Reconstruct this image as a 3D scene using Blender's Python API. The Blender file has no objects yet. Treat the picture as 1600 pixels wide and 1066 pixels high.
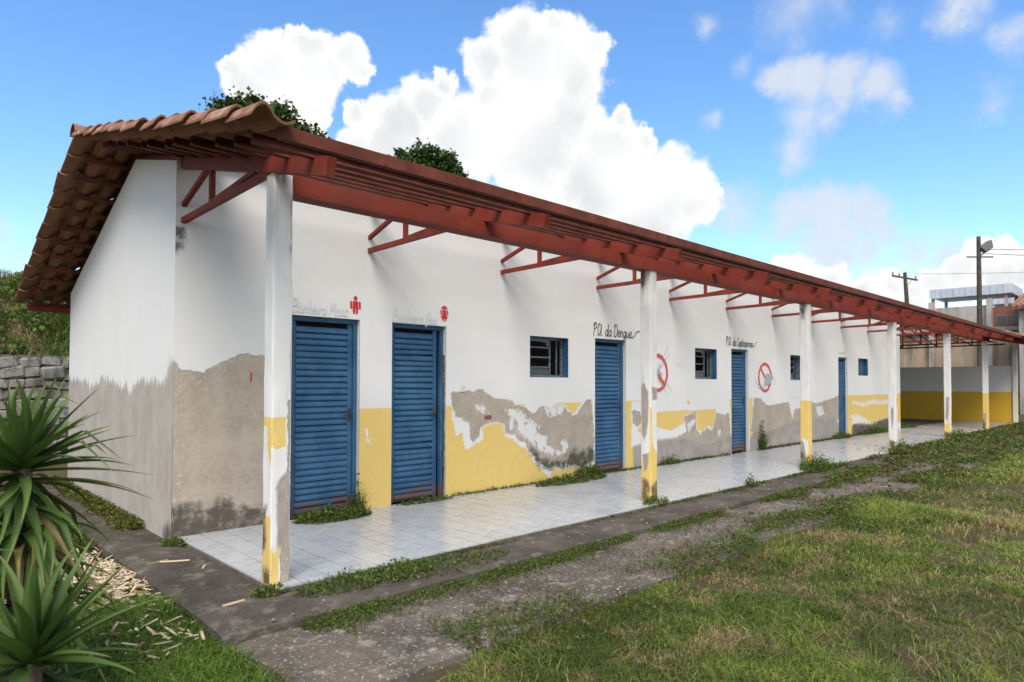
import bpy, math, random
import numpy as np
from mathutils import Vector, Matrix

random.seed(7)
RNG = np.random.default_rng(7)
SC = bpy.context.scene
COL = SC.collection

# ------------------------------------------------------------------ camera
CAM_POS = (-1.938, -6.4117, 1.4025)
YAW, PITCH, ROLL = math.radians(45.9686), math.radians(1.3323), math.radians(0.1311)
cam_data = bpy.data.cameras.new('camera')
cam = bpy.data.objects.new('camera', cam_data)
COL.objects.link(cam)
_F = Vector((math.cos(YAW), math.sin(YAW), 0)); _R = Vector((math.sin(YAW), -math.cos(YAW), 0)); _U = Vector((0, 0, 1))
_F2 = _F * math.cos(PITCH) + _U * math.sin(PITCH); _U2 = _U * math.cos(PITCH) - _F * math.sin(PITCH)
_R3 = _R * math.cos(ROLL) + _U2 * math.sin(ROLL); _U3 = _U2 * math.cos(ROLL) - _R * math.sin(ROLL)
_M = Matrix((_R3, _U3, -_F2)).transposed().to_4x4()
_M.translation = Vector(CAM_POS)
cam.matrix_world = _M
cam_data.sensor_width = 36.0
cam_data.lens = 36.0 * 1028.35 / 1600.0
cam_data.shift_y = 41.74 / 1600.0
cam_data.clip_start = 0.05
cam_data.clip_end = 3000.0
cam_data.dof.use_dof = True
cam_data.dof.focus_distance = 6.5
cam_data.dof.aperture_fstop = 2.4
SC.camera = cam

# ------------------------------------------------------------------ light, sky, exposure
SUN_EL = math.radians(50)
SUN_AZ_VEC = Vector((-0.70, -0.71, 0)).normalized()       # horizontal direction towards the sun
SUN_ROT = math.atan2(SUN_AZ_VEC.x, SUN_AZ_VEC.y)
SUN_STRENGTH = 1.8
SUN_ANGLE = 36
SKY_STRENGTH = 0.145
EXPOSURE = 1.12
sun_data = bpy.data.lights.new('sun', 'SUN')
sun_data.energy = SUN_STRENGTH
sun_data.angle = math.radians(SUN_ANGLE)
sun_data.color = (1.0, 0.92, 0.82)
sun = bpy.data.objects.new('sun', sun_data)
COL.objects.link(sun)
_tosun = SUN_AZ_VEC * math.cos(SUN_EL) + Vector((0, 0, math.sin(SUN_EL)))
sun.rotation_euler = _tosun.to_track_quat('Z', 'Y').to_euler()
sun.location = (0, 0, 30)

SC.view_settings.view_transform = 'Standard'
SC.view_settings.look = 'None'
SC.view_settings.exposure = EXPOSURE
SC.view_settings.gamma = 1.0
SC.view_settings.use_curve_mapping = False
SC.render.engine = 'CYCLES'
SC.cycles.use_denoising = True
try:
    SC.cycles.denoiser = 'OPENIMAGEDENOISE'
except Exception:
    pass
SC.cycles.max_bounces = 8
SC.cycles.diffuse_bounces = 5
SC.cycles.transparent_max_bounces = 12
SC.cycles.caustics_reflective = False
SC.cycles.caustics_refractive = False


# ------------------------------------------------------------------ node helpers
def nd(nt, typ, ins=None, **props):
    n = nt.nodes.new(typ)
    for k, v in props.items():
        setattr(n, k, v)
    if ins:
        for k, v in ins.items():
            s = n.inputs[k]
            if isinstance(v, bpy.types.NodeSocket):
                nt.links.new(v, s)
            else:
                s.default_value = v
    return n


def mth(nt, op, a, b=None, c=None, clamp=False):
    ins = {0: a}
    if b is not None:
        ins[1] = b
    if c is not None:
        ins[2] = c
    return nd(nt, 'ShaderNodeMath', ins, operation=op, use_clamp=clamp).outputs[0]


def vmth(nt, op, a, b=None, out=0):
    ins = {0: a}
    if b is not None:
        ins[1] = b
    return nd(nt, 'ShaderNodeVectorMath', ins, operation=op).outputs[out]


def c4(c):
    return tuple(c) + (1.0,) if len(c) == 3 else tuple(c)


def mixc(nt, fac, a, b, blend='MIX'):
    n = nt.nodes.new('ShaderNodeMix')
    n.data_type = 'RGBA'
    n.blend_type = blend
    for s, v in ((n.inputs[0], fac), (n.inputs[6], a), (n.inputs[7], b)):
        if isinstance(v, bpy.types.NodeSocket):
            nt.links.new(v, s)
        else:
            s.default_value = c4(v) if isinstance(v, (tuple, list)) else v
    return n.outputs[2]


def noise(nt, vec, scale, detail=4, rough=0.55, out='Fac', dist=0.0):
    ins = {'Scale': scale, 'Detail': detail, 'Roughness': rough, 'Distortion': dist}
    if vec is not None:
        ins['Vector'] = vec
    return nd(nt, 'ShaderNodeTexNoise', ins).outputs[out]


def sstep(nt, v, lo, hi, a=0.0, b=1.0):
    n = nd(nt, 'ShaderNodeMapRange', {0: v, 1: lo, 2: hi, 3: a, 4: b}, interpolation_type='SMOOTHSTEP')
    return n.outputs[0]


def lin(nt, v, lo, hi, a=0.0, b=1.0):
    return nd(nt, 'ShaderNodeMapRange', {0: v, 1: lo, 2: hi, 3: a, 4: b}).outputs[0]


def new_mat(name):
    m = bpy.data.materials.new(name)
    m.use_nodes = True
    nt = m.node_tree
    nt.nodes.clear()
    out = nt.nodes.new('ShaderNodeOutputMaterial')
    return m, nt, out


def principled(nt, out, color, rough=0.8, spec=0.5, metal=0.0, height=None, bump=0.3, dist=0.01, **kw):
    b = nd(nt, 'ShaderNodeBsdfPrincipled', {'Metallic': metal})
    for k, v in (('Base Color', color), ('Roughness', rough), ('Specular IOR Level', spec)):
        if isinstance(v, bpy.types.NodeSocket):
            nt.links.new(v, b.inputs[k])
        else:
            b.inputs[k].default_value = c4(v) if k == 'Base Color' else v
    for k, v in kw.items():
        b.inputs[k].default_value = v
    if height is not None:
        bp = nd(nt, 'ShaderNodeBump', {'Strength': bump, 'Distance': dist, 'Height': height})
        nt.links.new(bp.outputs[0], b.inputs['Normal'])
    nt.links.new(b.outputs[0], out.inputs[0])
    return b


def pos(nt):
    return nd(nt, 'ShaderNodeNewGeometry').outputs['Position']


def objc(nt):
    return nd(nt, 'ShaderNodeTexCoord').outputs['Object']


def scaled(nt, v, s):
    return vmth(nt, 'MULTIPLY', v, s)


def sep(nt, v):
    n = nd(nt, 'ShaderNodeSeparateXYZ', {0: v})
    return n.outputs


def rnd(nt):
    return nd(nt, 'ShaderNodeObjectInfo').outputs['Random']


# ------------------------------------------------------------------ world: Nishita sky with cumulus, all in world directions
# each cumulus lobe: azimuth, elevation (degrees), radius (chord of the unit sphere)
CUMULUS= [(66.01,24.16,0.0488),(63.24,25.85,0.038),(60.11,26.07,0.0363),(67.72,23.11,0.0376),(62.96,23.73,0.0487),(59.03,24.96,0.023),(65.47,20.66,0.0508),(68.84,23.91,0.0231),(64.02,26.62,0.0234),(61.41,24.36,0.0326),(66.48,21.93,0.0481),(63.94,19.65,0.0418),(62.42,21.0,0.0167),(44.34,25.88,0.08),(41.25,26.73,0.0565),(48.56,25.86,0.0405),(46.03,27.7,0.0454),(40.41,24.86,0.0526),(42.66,28.77,0.0244),(39.02,26.87,0.0289),(53.85,23.09,0.0429),(56.03,21.04,0.0538),(50.5,20.3,0.08),(43.77,19.86,0.0984),(37.37,19.43,0.0585),(36.27,22.06,0.0259),(34.38,20.1,0.0244),(38.2,16.68,0.0996),(32.78,15.91,0.0756),(30.42,14.75,0.0424),(52.19,24.58,0.0221),(56.84,19.76,0.0525),(59.25,19.1,0.0434),(34.93,13.44,0.0821),(59.27,21.76,0.0221),(40.97,21.78,0.0614),(54.37,18.65,0.0713),(29.12,15.66,0.0209),(47.71,23.76,0.0389),(23.69,8.96,0.0291),(22.27,8.62,0.0337),(20.43,7.76,0.0372),(16.06,7.47,0.0281),(17.77,7.1,0.032),(14.41,7.11,0.0229),(10.31,9.25,0.0241),(8.85,9.52,0.0193),(11.26,8.23,0.0289),(9.42,7.61,0.035),(12.81,7.45,0.0267),(7.65,7.44,0.0406),(14.01,6.14,0.0304)]
WISPS= [(23.83,23.36,0.0296,0.7),(21.93,22.63,0.0384,0.85),(19.4,21.99,0.0376,0.85),(16.77,21.31,0.0351,0.75),(15.08,20.56,0.023,0.55),(21.95,20.16,0.0362,0.6),(22.67,18.17,0.0322,0.5),(20.33,20.15,0.0309,0.6),(22.47,13.6,0.0414,0.7),(20.38,13.62,0.042,0.85),(17.72,12.85,0.0407,0.85),(16.44,11.3,0.031,0.6),(20.4,11.45,0.0506,0.7),(19.96,9.7,0.0409,0.8),(23.19,12.68,0.0335,0.6),(17.74,10.24,0.0396,0.6),(14.38,9.45,0.0379,0.55),(12.01,9.44,0.0364,0.6),(11.43,25.02,0.0339,0.6),(9.92,25.18,0.0254,0.55),(8.32,22.83,0.0284,0.5),(9.99,19.69,0.0267,0.42),(22.12,27.78,0.0583,0.38),(16.29,25.39,0.0279,0.3),(29.58,27.63,0.0203,0.35),(29.09,21.35,0.02,0.55),(27.1,14.0,0.0432,0.5),(83.83,10.01,0.023,0.75),(83.42,6.71,0.0207,0.7),(85.02,9.34,0.0265,0.8),(26.53,24.62,0.0205,0.3)]


def adir(az, el):
    a, e = math.radians(az), math.radians(el)
    return (math.cos(e) * math.cos(a), math.cos(e) * math.sin(a), math.sin(e))


def build_world():
    w = bpy.data.worlds.new('World')
    SC.world = w
    w.use_nodes = True
    nt = w.node_tree
    nt.nodes.clear()
    out = nt.nodes.new('ShaderNodeOutputWorld')
    sky = nt.nodes.new('ShaderNodeTexSky')
    sky.sky_type = 'NISHITA'
    sky.sun_disc = False
    sky.sun_elevation = SUN_EL
    sky.sun_rotation = SUN_ROT
    sky.altitude = 0
    sky.air_density = 1.0
    sky.dust_density = 0.6
    sky.ozone_density = 2.2
    d = nd(nt, 'ShaderNodeTexCoord').outputs['Generated']
    lobes = [(a, e, r * .94) for a, e, r in CUMULUS]
    wis = [(a, e, r * 1.2, min(1.15, w * 1.4)) for a, e, r, w in WISPS]
    warp1 = nd(nt, 'ShaderNodeTexNoise', {'Vector': d, 'Scale': 9.0, 'Detail': 3, 'Roughness': .55}).outputs['Color']
    warp2 = nd(nt, 'ShaderNodeTexNoise', {'Vector': d, 'Scale': 34.0, 'Detail': 6, 'Roughness': .6}).outputs['Color']
    o1 = vmth(nt, 'MULTIPLY', vmth(nt, 'SUBTRACT', warp1, (.5, .5, .5)), (.05, .05, .05))
    o2 = vmth(nt, 'MULTIPLY', vmth(nt, 'SUBTRACT', warp2, (.5, .5, .5)), (.042, .042, .042))
    dp = vmth(nt, 'ADD', d, vmth(nt, 'ADD', o1, o2))

    def field(lst, vec):
        cur = None
        for t in lst:
            wgt = t[3] if len(t) > 3 else 1.0
            dist = vmth(nt, 'DISTANCE', vec, adir(t[0], t[1]), out=1)
            f = mth(nt, 'MULTIPLY_ADD', dist, -wgt / t[2], wgt)
            cur = f if cur is None else mth(nt, 'SMOOTH_MAX', cur, f, .15) if len(t) < 4 else mth(nt, 'MAXIMUM', cur, f)
        return cur
    f1 = field(lobes, dp)
    f2 = field(wis, dp)
    fine = noise(nt, d, 55.0, 6, .62)
    billow = noise(nt, d, 14.0, 7, .6)
    hard = sstep(nt, mth(nt, 'MULTIPLY_ADD', mth(nt, 'SUBTRACT', fine, .5), .35, f1), -.03, .27)
    soft = mth(nt, 'MULTIPLY', sstep(nt, mth(nt, 'MULTIPLY_ADD', mth(nt, 'SUBTRACT', billow, .5), .9, f2), .0, .85), .85)
    # cloud cover added to the unseen rest of the sky, neutralises the ambient light
    away = sstep(nt, vmth(nt, 'DOT_PRODUCT', d, adir(45.0, 14.0), out=1), .78, .62)
    cover = noise(nt, vmth(nt, 'ADD', d, o2), 2.6, 6, .6)
    rest = mth(nt, 'MULTIPLY', sstep(nt, cover, .455, .53), away)
    hard = mth(nt, 'MAXIMUM', hard, rest)
    # self-shading of the clouds: thick parts are a little greyer
    big = noise(nt, d, 6.0, 6, .55)
    body = sstep(nt, f1, .15, .75)
    grey = mth(nt, 'MULTIPLY', mth(nt, 'MAXIMUM', body, rest), sstep(nt, big, .36, .58))
    relief = sstep(nt, noise(nt, d, 24.0, 5, .6), .3, .7)
    ccol = mixc(nt, grey, mixc(nt, relief, (3.2, 3.21, 3.23), (3.7, 3.7, 3.7)), mixc(nt, relief, (2.5, 2.55, 2.63), (2.85, 2.88, 2.94)))
    scol = mixc(nt, billow, (2.1, 2.3, 2.65), (2.7, 2.8, 2.95))
    hsv = nd(nt, 'ShaderNodeHueSaturation', {'Hue': .502, 'Saturation': 1.20, 'Value': .86, 'Color': sky.outputs[0]}).outputs[0]
    m1 = mixc(nt, soft, hsv, scol)
    m2 = mixc(nt, hard, m1, ccol)
    bg = nd(nt, 'ShaderNodeBackground', {0: m2, 1: SKY_STRENGTH})
    nt.links.new(bg.outputs[0], out.inputs[0])
    w.cycles.sampling_method = 'MANUAL'
    w.cycles.sample_map_resolution = 512


build_world()


# ------------------------------------------------------------------ mesh helpers
def link(o, parent=None):
    COL.objects.link(o)
    if parent is not None:
        o.parent = parent
    return o


def mesh_obj(name, V, Fc, mat, parent=None, smooth=False, attrs=None, tint=None):
    me = bpy.data.meshes.new(name)
    if isinstance(V, np.ndarray) and isinstance(Fc, np.ndarray):
        nv, k = len(V), Fc.shape[1]
        nf = len(Fc)
        me.vertices.add(nv); me.loops.add(nf * k); me.polygons.add(nf)
        me.vertices.foreach_set('co', np.ascontiguousarray(V, np.float32).ravel())
        me.loops.foreach_set('vertex_index', np.ascontiguousarray(Fc, np.int32).ravel())
        me.polygons.foreach_set('loop_start', np.arange(0, nf * k, k, dtype=np.int32))
        me.update(calc_edges=True)
    else:
        me.from_pydata([tuple(map(float, v)) for v in V], [], [tuple(int(i) for i in f) for f in Fc])
        me.update()
    if attrs:
        for an, av in attrs.items():
            a = me.attributes.new(an, 'FLOAT', 'POINT')
            a.data.foreach_set('value', np.ascontiguousarray(av, np.float32))
    if tint is not None:
        a = me.attributes.new('tint', 'FLOAT_COLOR', 'POINT')
        c = np.ones((len(V), 4), np.float32); c[:, :3] = tint
        a.data.foreach_set('color', c.ravel())
    if mat is not None:
        me.materials.append(mat)
    if smooth:
        me.polygons.foreach_set('use_smooth', np.ones(len(me.polygons), bool))
    o = bpy.data.objects.new(name, me)
    return link(o, parent)


class MB:
    """collects boxes and bars into one mesh"""
    def __init__(self):
        self.V = []; self.F = []

    def add(self, vs, fs):
        b = len(self.V)
        self.V += [tuple(v) for v in vs]
        self.F += [tuple(b + i for i in f) for f in fs]
        return self

    def box(self, x0, x1, y0, y1, z0, z1, bev=0.0):
        if bev <= 0:
            return self.add([(x0, y0, z0), (x1, y0, z0), (x1, y1, z0), (x0, y1, z0), (x0, y0, z1), (x1, y0, z1), (x1, y1, z1), (x0, y1, z1)],
                            [(0, 3, 2, 1), (4, 5, 6, 7), (0, 1, 5, 4), (1, 2, 6, 5), (2, 3, 7, 6), (3, 0, 4, 7)])
        b = bev
        vs = []
        for (xa, ya, za) in [(x0, y0, z0), (x1, y0, z0), (x1, y1, z0), (x0, y1, z0), (x0, y0, z1), (x1, y0, z1), (x1, y1, z1), (x0, y1, z1)]:
            sx = 1 if xa == x0 else -1; sy = 1 if ya == y0 else -1; sz = 1 if za == z0 else -1
            vs += [(xa, ya + sy * b, za + sz * b), (xa + sx * b, ya, za + sz * b), (xa + sx * b, ya + sy * b, za)]
        import itertools
        # faces through convex hull of the bevelled corners
        import bmesh
        bm = bmesh.new()
        for v in vs:
            bm.verts.new(v)
        bmesh.ops.convex_hull(bm, input=bm.verts[:])
        bm.verts.index_update()
        self.add([v.co[:] for v in bm.verts], [[v.index for v in f.verts] for f in bm.faces])
        bm.free()
        return self

    def bar(self, p, q, w, h, up=(0, 0, 1)):
        p, q = Vector(p), Vector(q)
        d = (q - p).normalized()
        s = d.cross(Vector(up)).normalized()
        u = s.cross(d).normalized()
        vs = []
        for e in (p, q):
            for a, b in ((-1, -1), (1, -1), (1, 1), (-1, 1)):
                vs.append(e + s * (a * w / 2) + u * (b * h / 2))
        return self.add(vs, [(3, 2, 1, 0), (4, 5, 6, 7), (0, 1, 5, 4), (1, 2, 6, 5), (2, 3, 7, 6), (3, 0, 4, 7)])

    def tube(self, pts, rad, n=8, caps=True):
        pts = [Vector(p) for p in pts]
        rads = rad if isinstance(rad, (list, tuple)) else [rad] * len(pts)
        b = len(self.V)
        ref = Vector((0.31, 0.17, 1)).normalized()
        for i, p in enumerate(pts):
            d = (pts[min(i + 1, len(pts) - 1)] - pts[max(i - 1, 0)]).normalized()
            r = ref if abs(d.dot(ref)) < .95 else Vector((1, 0, 0))
            s = d.cross(r).normalized(); u = s.cross(d)
            for k in range(n):
                a = 2 * math.pi * k / n
                self.V.append(tuple(p + s * (rads[i] * math.cos(a)) + u * (rads[i] * math.sin(a))))
        for i in range(len(pts) - 1):
            for k in range(n):
                k2 = (k + 1) % n
                self.F.append((b + i * n + k, b + i * n + k2, b + (i + 1) * n + k2, b + (i + 1) * n + k))
        if caps:
            self.F.append(tuple(b + k for k in range(n))[::-1])
            self.F.append(tuple(b + (len(pts) - 1) * n + k for k in range(n)))
        return self

    def build(self, name, mat, parent=None, smooth=False):
        return mesh_obj(name, self.V, self.F, mat, parent, smooth)


def empty(name, loc=(0, 0, 0), parent=None):
    o = bpy.data.objects.new(name, None)
    o.location = loc
    o.empty_display_size = .2
    return link(o, parent)


def tag(o, label=None, cat=None, group=None, kind=None):
    if label: o['label'] = label
    if cat: o['category'] = cat
    if group: o['group'] = group
    if kind: o['kind'] = kind
    return o


def inst(src, parent, mtx):
    o = src.copy()
    o.parent = parent
    o.matrix_local = mtx
    COL.objects.link(o)
    return o


# value noise in numpy
_LAT = np.random.default_rng(3).random((256, 256))


def vnoise(x, y):
    x = np.asarray(x, float); y = np.asarray(y, float)
    xi = np.floor(x).astype(int); yi = np.floor(y).astype(int)
    fx = x - xi; fy = y - yi
    fx = fx * fx * (3 - 2 * fx); fy = fy * fy * (3 - 2 * fy)
    a = _LAT[xi & 255, yi & 255]; b = _LAT[(xi + 1) & 255, yi & 255]
    c = _LAT[xi & 255, (yi + 1) & 255]; d = _LAT[(xi + 1) & 255, (yi + 1) & 255]
    return (a * (1 - fx) + b * fx) * (1 - fy) + (c * (1 - fx) + d * fx) * fy


def fbm(x, y, o=4):
    s = 0; a = .5; t = 0
    for i in range(o):
        s = s + a * vnoise(x * 2 ** i + 17.3 * i, y * 2 ** i + 5.1 * i); t += a; a *= .5
    return s / t


def poly_sd(P, poly):
    """signed distance (positive inside) of points P (n,2) to a polygon"""
    poly = np.asarray(poly, float)
    A = poly; B = np.roll(poly, -1, 0)
    best = np.full(len(P), 1e9); inside = np.zeros(len(P), bool)
    for a, b in zip(A, B):
        ab = b - a; ap = P - a
        t = np.clip((ap @ ab) / max(ab @ ab, 1e-12), 0, 1)
        dd = np.hypot(*(ap - t[:, None] * ab).T)
        best = np.minimum(best, dd)
        cond = (a[1] > P[:, 1]) != (b[1] > P[:, 1])
        with np.errstate(divide='ignore', invalid='ignore'):
            xi = (b[0] - a[0]) * (P[:, 1] - a[1]) / (b[1] - a[1]) + a[0]
        inside ^= cond & (P[:, 0] < xi)
    return np.where(inside, best, -best)


def region(P, polys):
    s = np.full(len(P), -2.0)
    for p in polys:
        s = np.maximum(s, np.clip(poly_sd(P, p), -2, 2))
    return s


# ------------------------------------------------------------------ materials
LAYERS = ('yellow', 'white', 'tan', 'wash', 'grey', 'mold')


def paint_mat(name, streak=False, tan=(.43, .365, .295), grey=(.39, .345, .305), yellow=(.74, .53, .17), amp=1.0):
    m, nt, out = new_mat(name)
    p = pos(nt)
    at = {k: nd(nt, 'ShaderNodeAttribute', attribute_name=k).outputs['Fac'] for k in LAYERS}
    if streak:
        q = scaled(nt, p, (14, 14, 1.6))
        n1 = noise(nt, q, 1.0, 6, .62)
        n2 = noise(nt, scaled(nt, p, (40, 40, 3)), 1.0, 4, .6)
    else:
        n1 = noise(nt, p, 9.0, 7, .62)
        n2 = noise(nt, p, 26.0, 6, .65)
    big = noise(nt, p, 1.3, 4, .5)

    def mask(sd, n, am, soft=.010, bias=0.0):
        v = mth(nt, 'MULTIPLY_ADD', mth(nt, 'SUBTRACT', n, .5), am * amp, sd)
        soft = soft * (amp if amp < 1 else 1)
        return lin(nt, mth(nt, 'ADD', v, bias), -soft, soft)
    n3 = noise(nt, p, 48.0, 4, .6)
    n12 = mth(nt, 'MULTIPLY_ADD', mth(nt, 'SUBTRACT', n2, .5), .55, n1)
    my = mask(at['yellow'], n2, .012, .006)
    mw = mask(at['white'], n12, .12, .006)
    mt = mask(at['tan'], n12, .34 if streak else .13, .03 if streak else .006)
    rim = mask(at['tan'], n2, .09, .008, .014)
    near = mth(nt, 'MULTIPLY', sstep(nt, at['tan'], -.16, -.01), mth(nt, 'SUBTRACT', 1.0, mt))
    chips = mth(nt, 'MULTIPLY', near, lin(nt, n3, .60, .63))
    flakes = mth(nt, 'MULTIPLY', mth(nt, 'MULTIPLY', mt, sstep(nt, at['tan'], .22, .02)), lin(nt, mth(nt, 'MULTIPLY_ADD', n2, .6, mth(nt, 'MULTIPLY', n3, .4)), .565, .585))
    mg = mask(at['grey'], n1, .12, .03)
    mwash = mth(nt, 'MULTIPLY', mask(at['wash'], n12, .20, .016), mth(nt, 'MULTIPLY', sstep(nt, noise(nt, p, 7.5, 7, .66), .40, .46), .9))
    mold = mth(nt, 'MULTIPLY', mth(nt, 'MULTIPLY', sstep(nt, mth(nt, 'MULTIPLY_ADD', mth(nt, 'SUBTRACT', n1, .5), .30 * amp, at['mold']), -.09 * amp, .03),
               sstep(nt, n1, .15, .55)), .90)
    drip = noise(nt, scaled(nt, p, (9, 9, .5)), 1.0, 5, .6)
    dirt = mth(nt, 'MULTIPLY', sstep(nt, drip, .55, .8), mth(nt, 'MULTIPLY', sstep(nt, big, .45, .65), .22))
    white = mixc(nt, big, (.73, .72, .70), (.80, .785, .76))
    white = mixc(nt, mth(nt, 'MULTIPLY', lin(nt, noise(nt, p, .75, 5, .6), .47, .52), .10), white, (.66, .645, .615))
    white = mixc(nt, mth(nt, 'MULTIPLY', dirt, 1.0 if amp >= 1 else 2.6), white, (.50, .46, .39))
    if amp < 1:
        white = mixc(nt, mth(nt, 'MULTIPLY', sstep(nt, noise(nt, scaled(nt, p, (30, 30, 4)), 1.0, 5, .65), .52, .72), .35), white, (.42, .38, .32))
    yel = mixc(nt, sstep(nt, n1, .3, .8), yellow, tuple(min(1, v * 1.08) for v in yellow))
    yel = mixc(nt, mth(nt, 'MULTIPLY', sstep(nt, n2, .62, .74), .45), yel, (.72, .63, .42))
    tan_d = tuple(v * .84 for v in tan); tan_l = tuple(v * 1.12 for v in tan)
    tn = mixc(nt, sstep(nt, noise(nt, p, 3.2, 6, .65), .3, .7), tan_d, tan_l)
    tn = mixc(nt, sstep(nt, n2, .45, .75), tn, tuple(v * 1.1 for v in tan))
    if streak:
        tn = mixc(nt, mth(nt, 'MULTIPLY', sstep(nt, noise(nt, scaled(nt, p, (22, 22, .7)), 1.0, 5, .6), .42, .72), .18), tn, (.52, .475, .42))
    gr = mixc(nt, sstep(nt, noise(nt, p, 4.5, 6, .65), .3, .72), tuple(v * .8 for v in grey), tuple(v * 1.12 for v in grey))
    primer = mixc(nt, n1, (.80, .79, .765), (.72, .705, .68))
    c = mixc(nt, my, white, yel)
    c = mixc(nt, mth(nt, 'MAXIMUM', mw, mth(nt, 'MULTIPLY', rim, my)), c, primer)
    c = mixc(nt, mth(nt, 'MULTIPLY', chips, 0.0 if streak else .9), c, primer)
    c = mixc(nt, mt, c, tn)
    c = mixc(nt, mth(nt, 'MULTIPLY', flakes, 0.0 if streak else .4), c, primer)
    c = mixc(nt, mwash, c, primer)
    c = mixc(nt, mg, c, gr)
    c = mixc(nt, mold, c, (.065, .058, .045))
    h = mth(nt, 'SUBTRACT', 1.0, mth(nt, 'MULTIPLY', mth(nt, 'MAXIMUM', mt, mg), .8))
    h = mth(nt, 'ADD', h, mth(nt, 'MULTIPLY', n2, mth(nt, 'MULTIPLY_ADD', mt, .5, .12)))
    principled(nt, out, c, .86, .25, height=h, bump=.9, dist=.010)
    return m


def simple_mat(name, c1, c2, scale=8, rough=.8, spec=.4, bump=.2, dist=.004, detail=5, coords='pos', metal=0.0, lo=.35, hi=.68, c3=None, s3=40):
    m, nt, out = new_mat(name)
    p = pos(nt) if coords == 'pos' else objc(nt)
    n = noise(nt, p, scale, detail, .6)
    c = mixc(nt, sstep(nt, n, lo, hi), c1, c2)
    if c3 is not None:
        c = mixc(nt, sstep(nt, noise(nt, p, s3, 4, .6), .56, .68), c, c3)
    principled(nt, out, c, rough, spec, metal, height=noise(nt, p, scale * 3.5, 5, .6), bump=bump, dist=dist)
    return m


def steel_red():
    m, nt, out = new_mat('red_oxide_steel')
    p = pos(nt)
    n = noise(nt, p, 2.2, 6, .65); f = noise(nt, p, 30, 4, .6)
    c = mixc(nt, sstep(nt, n, .35, .7), (.18, .026, .016), (.255, .045, .026))
    c = mixc(nt, mth(nt, 'MULTIPLY', sstep(nt, f, .60, .75), .6), c, (.13, .048, .026))
    c = mixc(nt, mth(nt, 'MULTIPLY', sstep(nt, noise(nt, scaled(nt, p, (.9, 3, 5)), 1.0, 6, .7), .48, .66), .55), c, (.17, .062, .036))
    c = mixc(nt, mth(nt, 'MULTIPLY', sstep(nt, noise(nt, scaled(nt, p, (4, 4, 1)), 1.0, 6, .7), .58, .72), .5), c, (.085, .03, .022))
    principled(nt, out, c, .66, .22, height=f, bump=.12, dist=.002)
    return m


def tint_mat(name, rough=.6, trans=.35, gain=1.0, spec=.25):
    m, nt, out = new_mat(name)
    a = nd(nt, 'ShaderNodeAttribute', attribute_name='tint').outputs['Color']
    b = nd(nt, 'ShaderNodeBsdfPrincipled', {'Base Color': a, 'Roughness': rough, 'Specular IOR Level': spec})
    t = nd(nt, 'ShaderNodeBsdfTranslucent', {0: a})
    mx = nd(nt, 'ShaderNodeMixShader', {0: trans, 1: b.outputs[0], 2: t.outputs[0]})
    nt.links.new(mx.outputs[0], out.inputs[0])
    return m


def door_mat():
    m, nt, out = new_mat('blue_door_paint')
    p = pos(nt)
    z = sep(nt, p)[2]
    n = noise(nt, p, 2.5, 6, .65); f = noise(nt, p, 22, 6, .65)
    c = mixc(nt, sstep(nt, n, .32, .7), (.020, .080, .168), (.045, .132, .242))
    c = mixc(nt, mth(nt, 'MULTIPLY', sstep(nt, f, .56, .72), .35), c, (.13, .20, .28))
    low = lin(nt, z, .42, 0.02)
    rust = lin(nt, mth(nt, 'MULTIPLY_ADD', low, .45, mth(nt, 'MULTIPLY', noise(nt, scaled(nt, p, (5, 5, 9)), 1.0, 6, .7), .6)), .56, .66)
    c = mixc(nt, mth(nt, 'MULTIPLY', rust, .85), c, (.13, .065, .045))
    principled(nt, out, c, .52, .4, height=f, bump=.15, dist=.002)
    return m


def clay_mat():
    m, nt, out = new_mat('fired_clay_tile')
    p = pos(nt)
    r = rnd(nt)
    n = noise(nt, p, 7, 6, .65); f = noise(nt, p, 38, 5, .65)
    c = mixc(nt, sstep(nt, n, .32, .7), (.165, .074, .042), (.27, .125, .07))
    c = mixc(nt, mth(nt, 'MULTIPLY', r, .6), c, (.30, .15, .095))
    nz = sep(nt, nd(nt, 'ShaderNodeNewGeometry').outputs['Normal'])[2]
    lichen = mth(nt, 'MULTIPLY', sstep(nt, noise(nt, p, 5.0, 6, .7), .44, .66), lin(nt, nz, -.2, .7))
    c = mixc(nt, mth(nt, 'MULTIPLY', lichen, .8), c, (.50, .37, .31))
    c = mixc(nt, mth(nt, 'MULTIPLY', sstep(nt, f, .58, .72), .6), c, (.10, .065, .045))
    principled(nt, out, c, .9, .2, height=f, bump=.3, dist=.004)
    return m


def floor_tile_mat():
    m, nt, out = new_mat('glazed_floor_tile')
    p = pos(nt)
    r = rnd(nt)
    q = scaled(nt, p, (6.5, 22, 1))
    n = noise(nt, q, 1.0, 6, .6, dist=.8)
    c = mixc(nt, sstep(nt, n, .36, .68), (.49, .50, .505), (.355, .38, .40))
    c = mixc(nt, mth(nt, 'MULTIPLY', r, .25), c, (.62, .62, .60))
    d = noise(nt, p, 1.7, 6, .65)
    c = mixc(nt, mth(nt, 'MULTIPLY', sstep(nt, d, .48, .75), .45), c, (.44, .39, .31))
    x = sep(nt, p)[0]
    c = mixc(nt, mth(nt, 'MULTIPLY', lin(nt, x, 9, 20), .55), c, (.50, .43, .34))
    ro = lin(nt, d, .3, .8, .15, .42)
    principled(nt, out, c, ro, .5, height=n, bump=.03, dist=.002)
    return m


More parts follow.
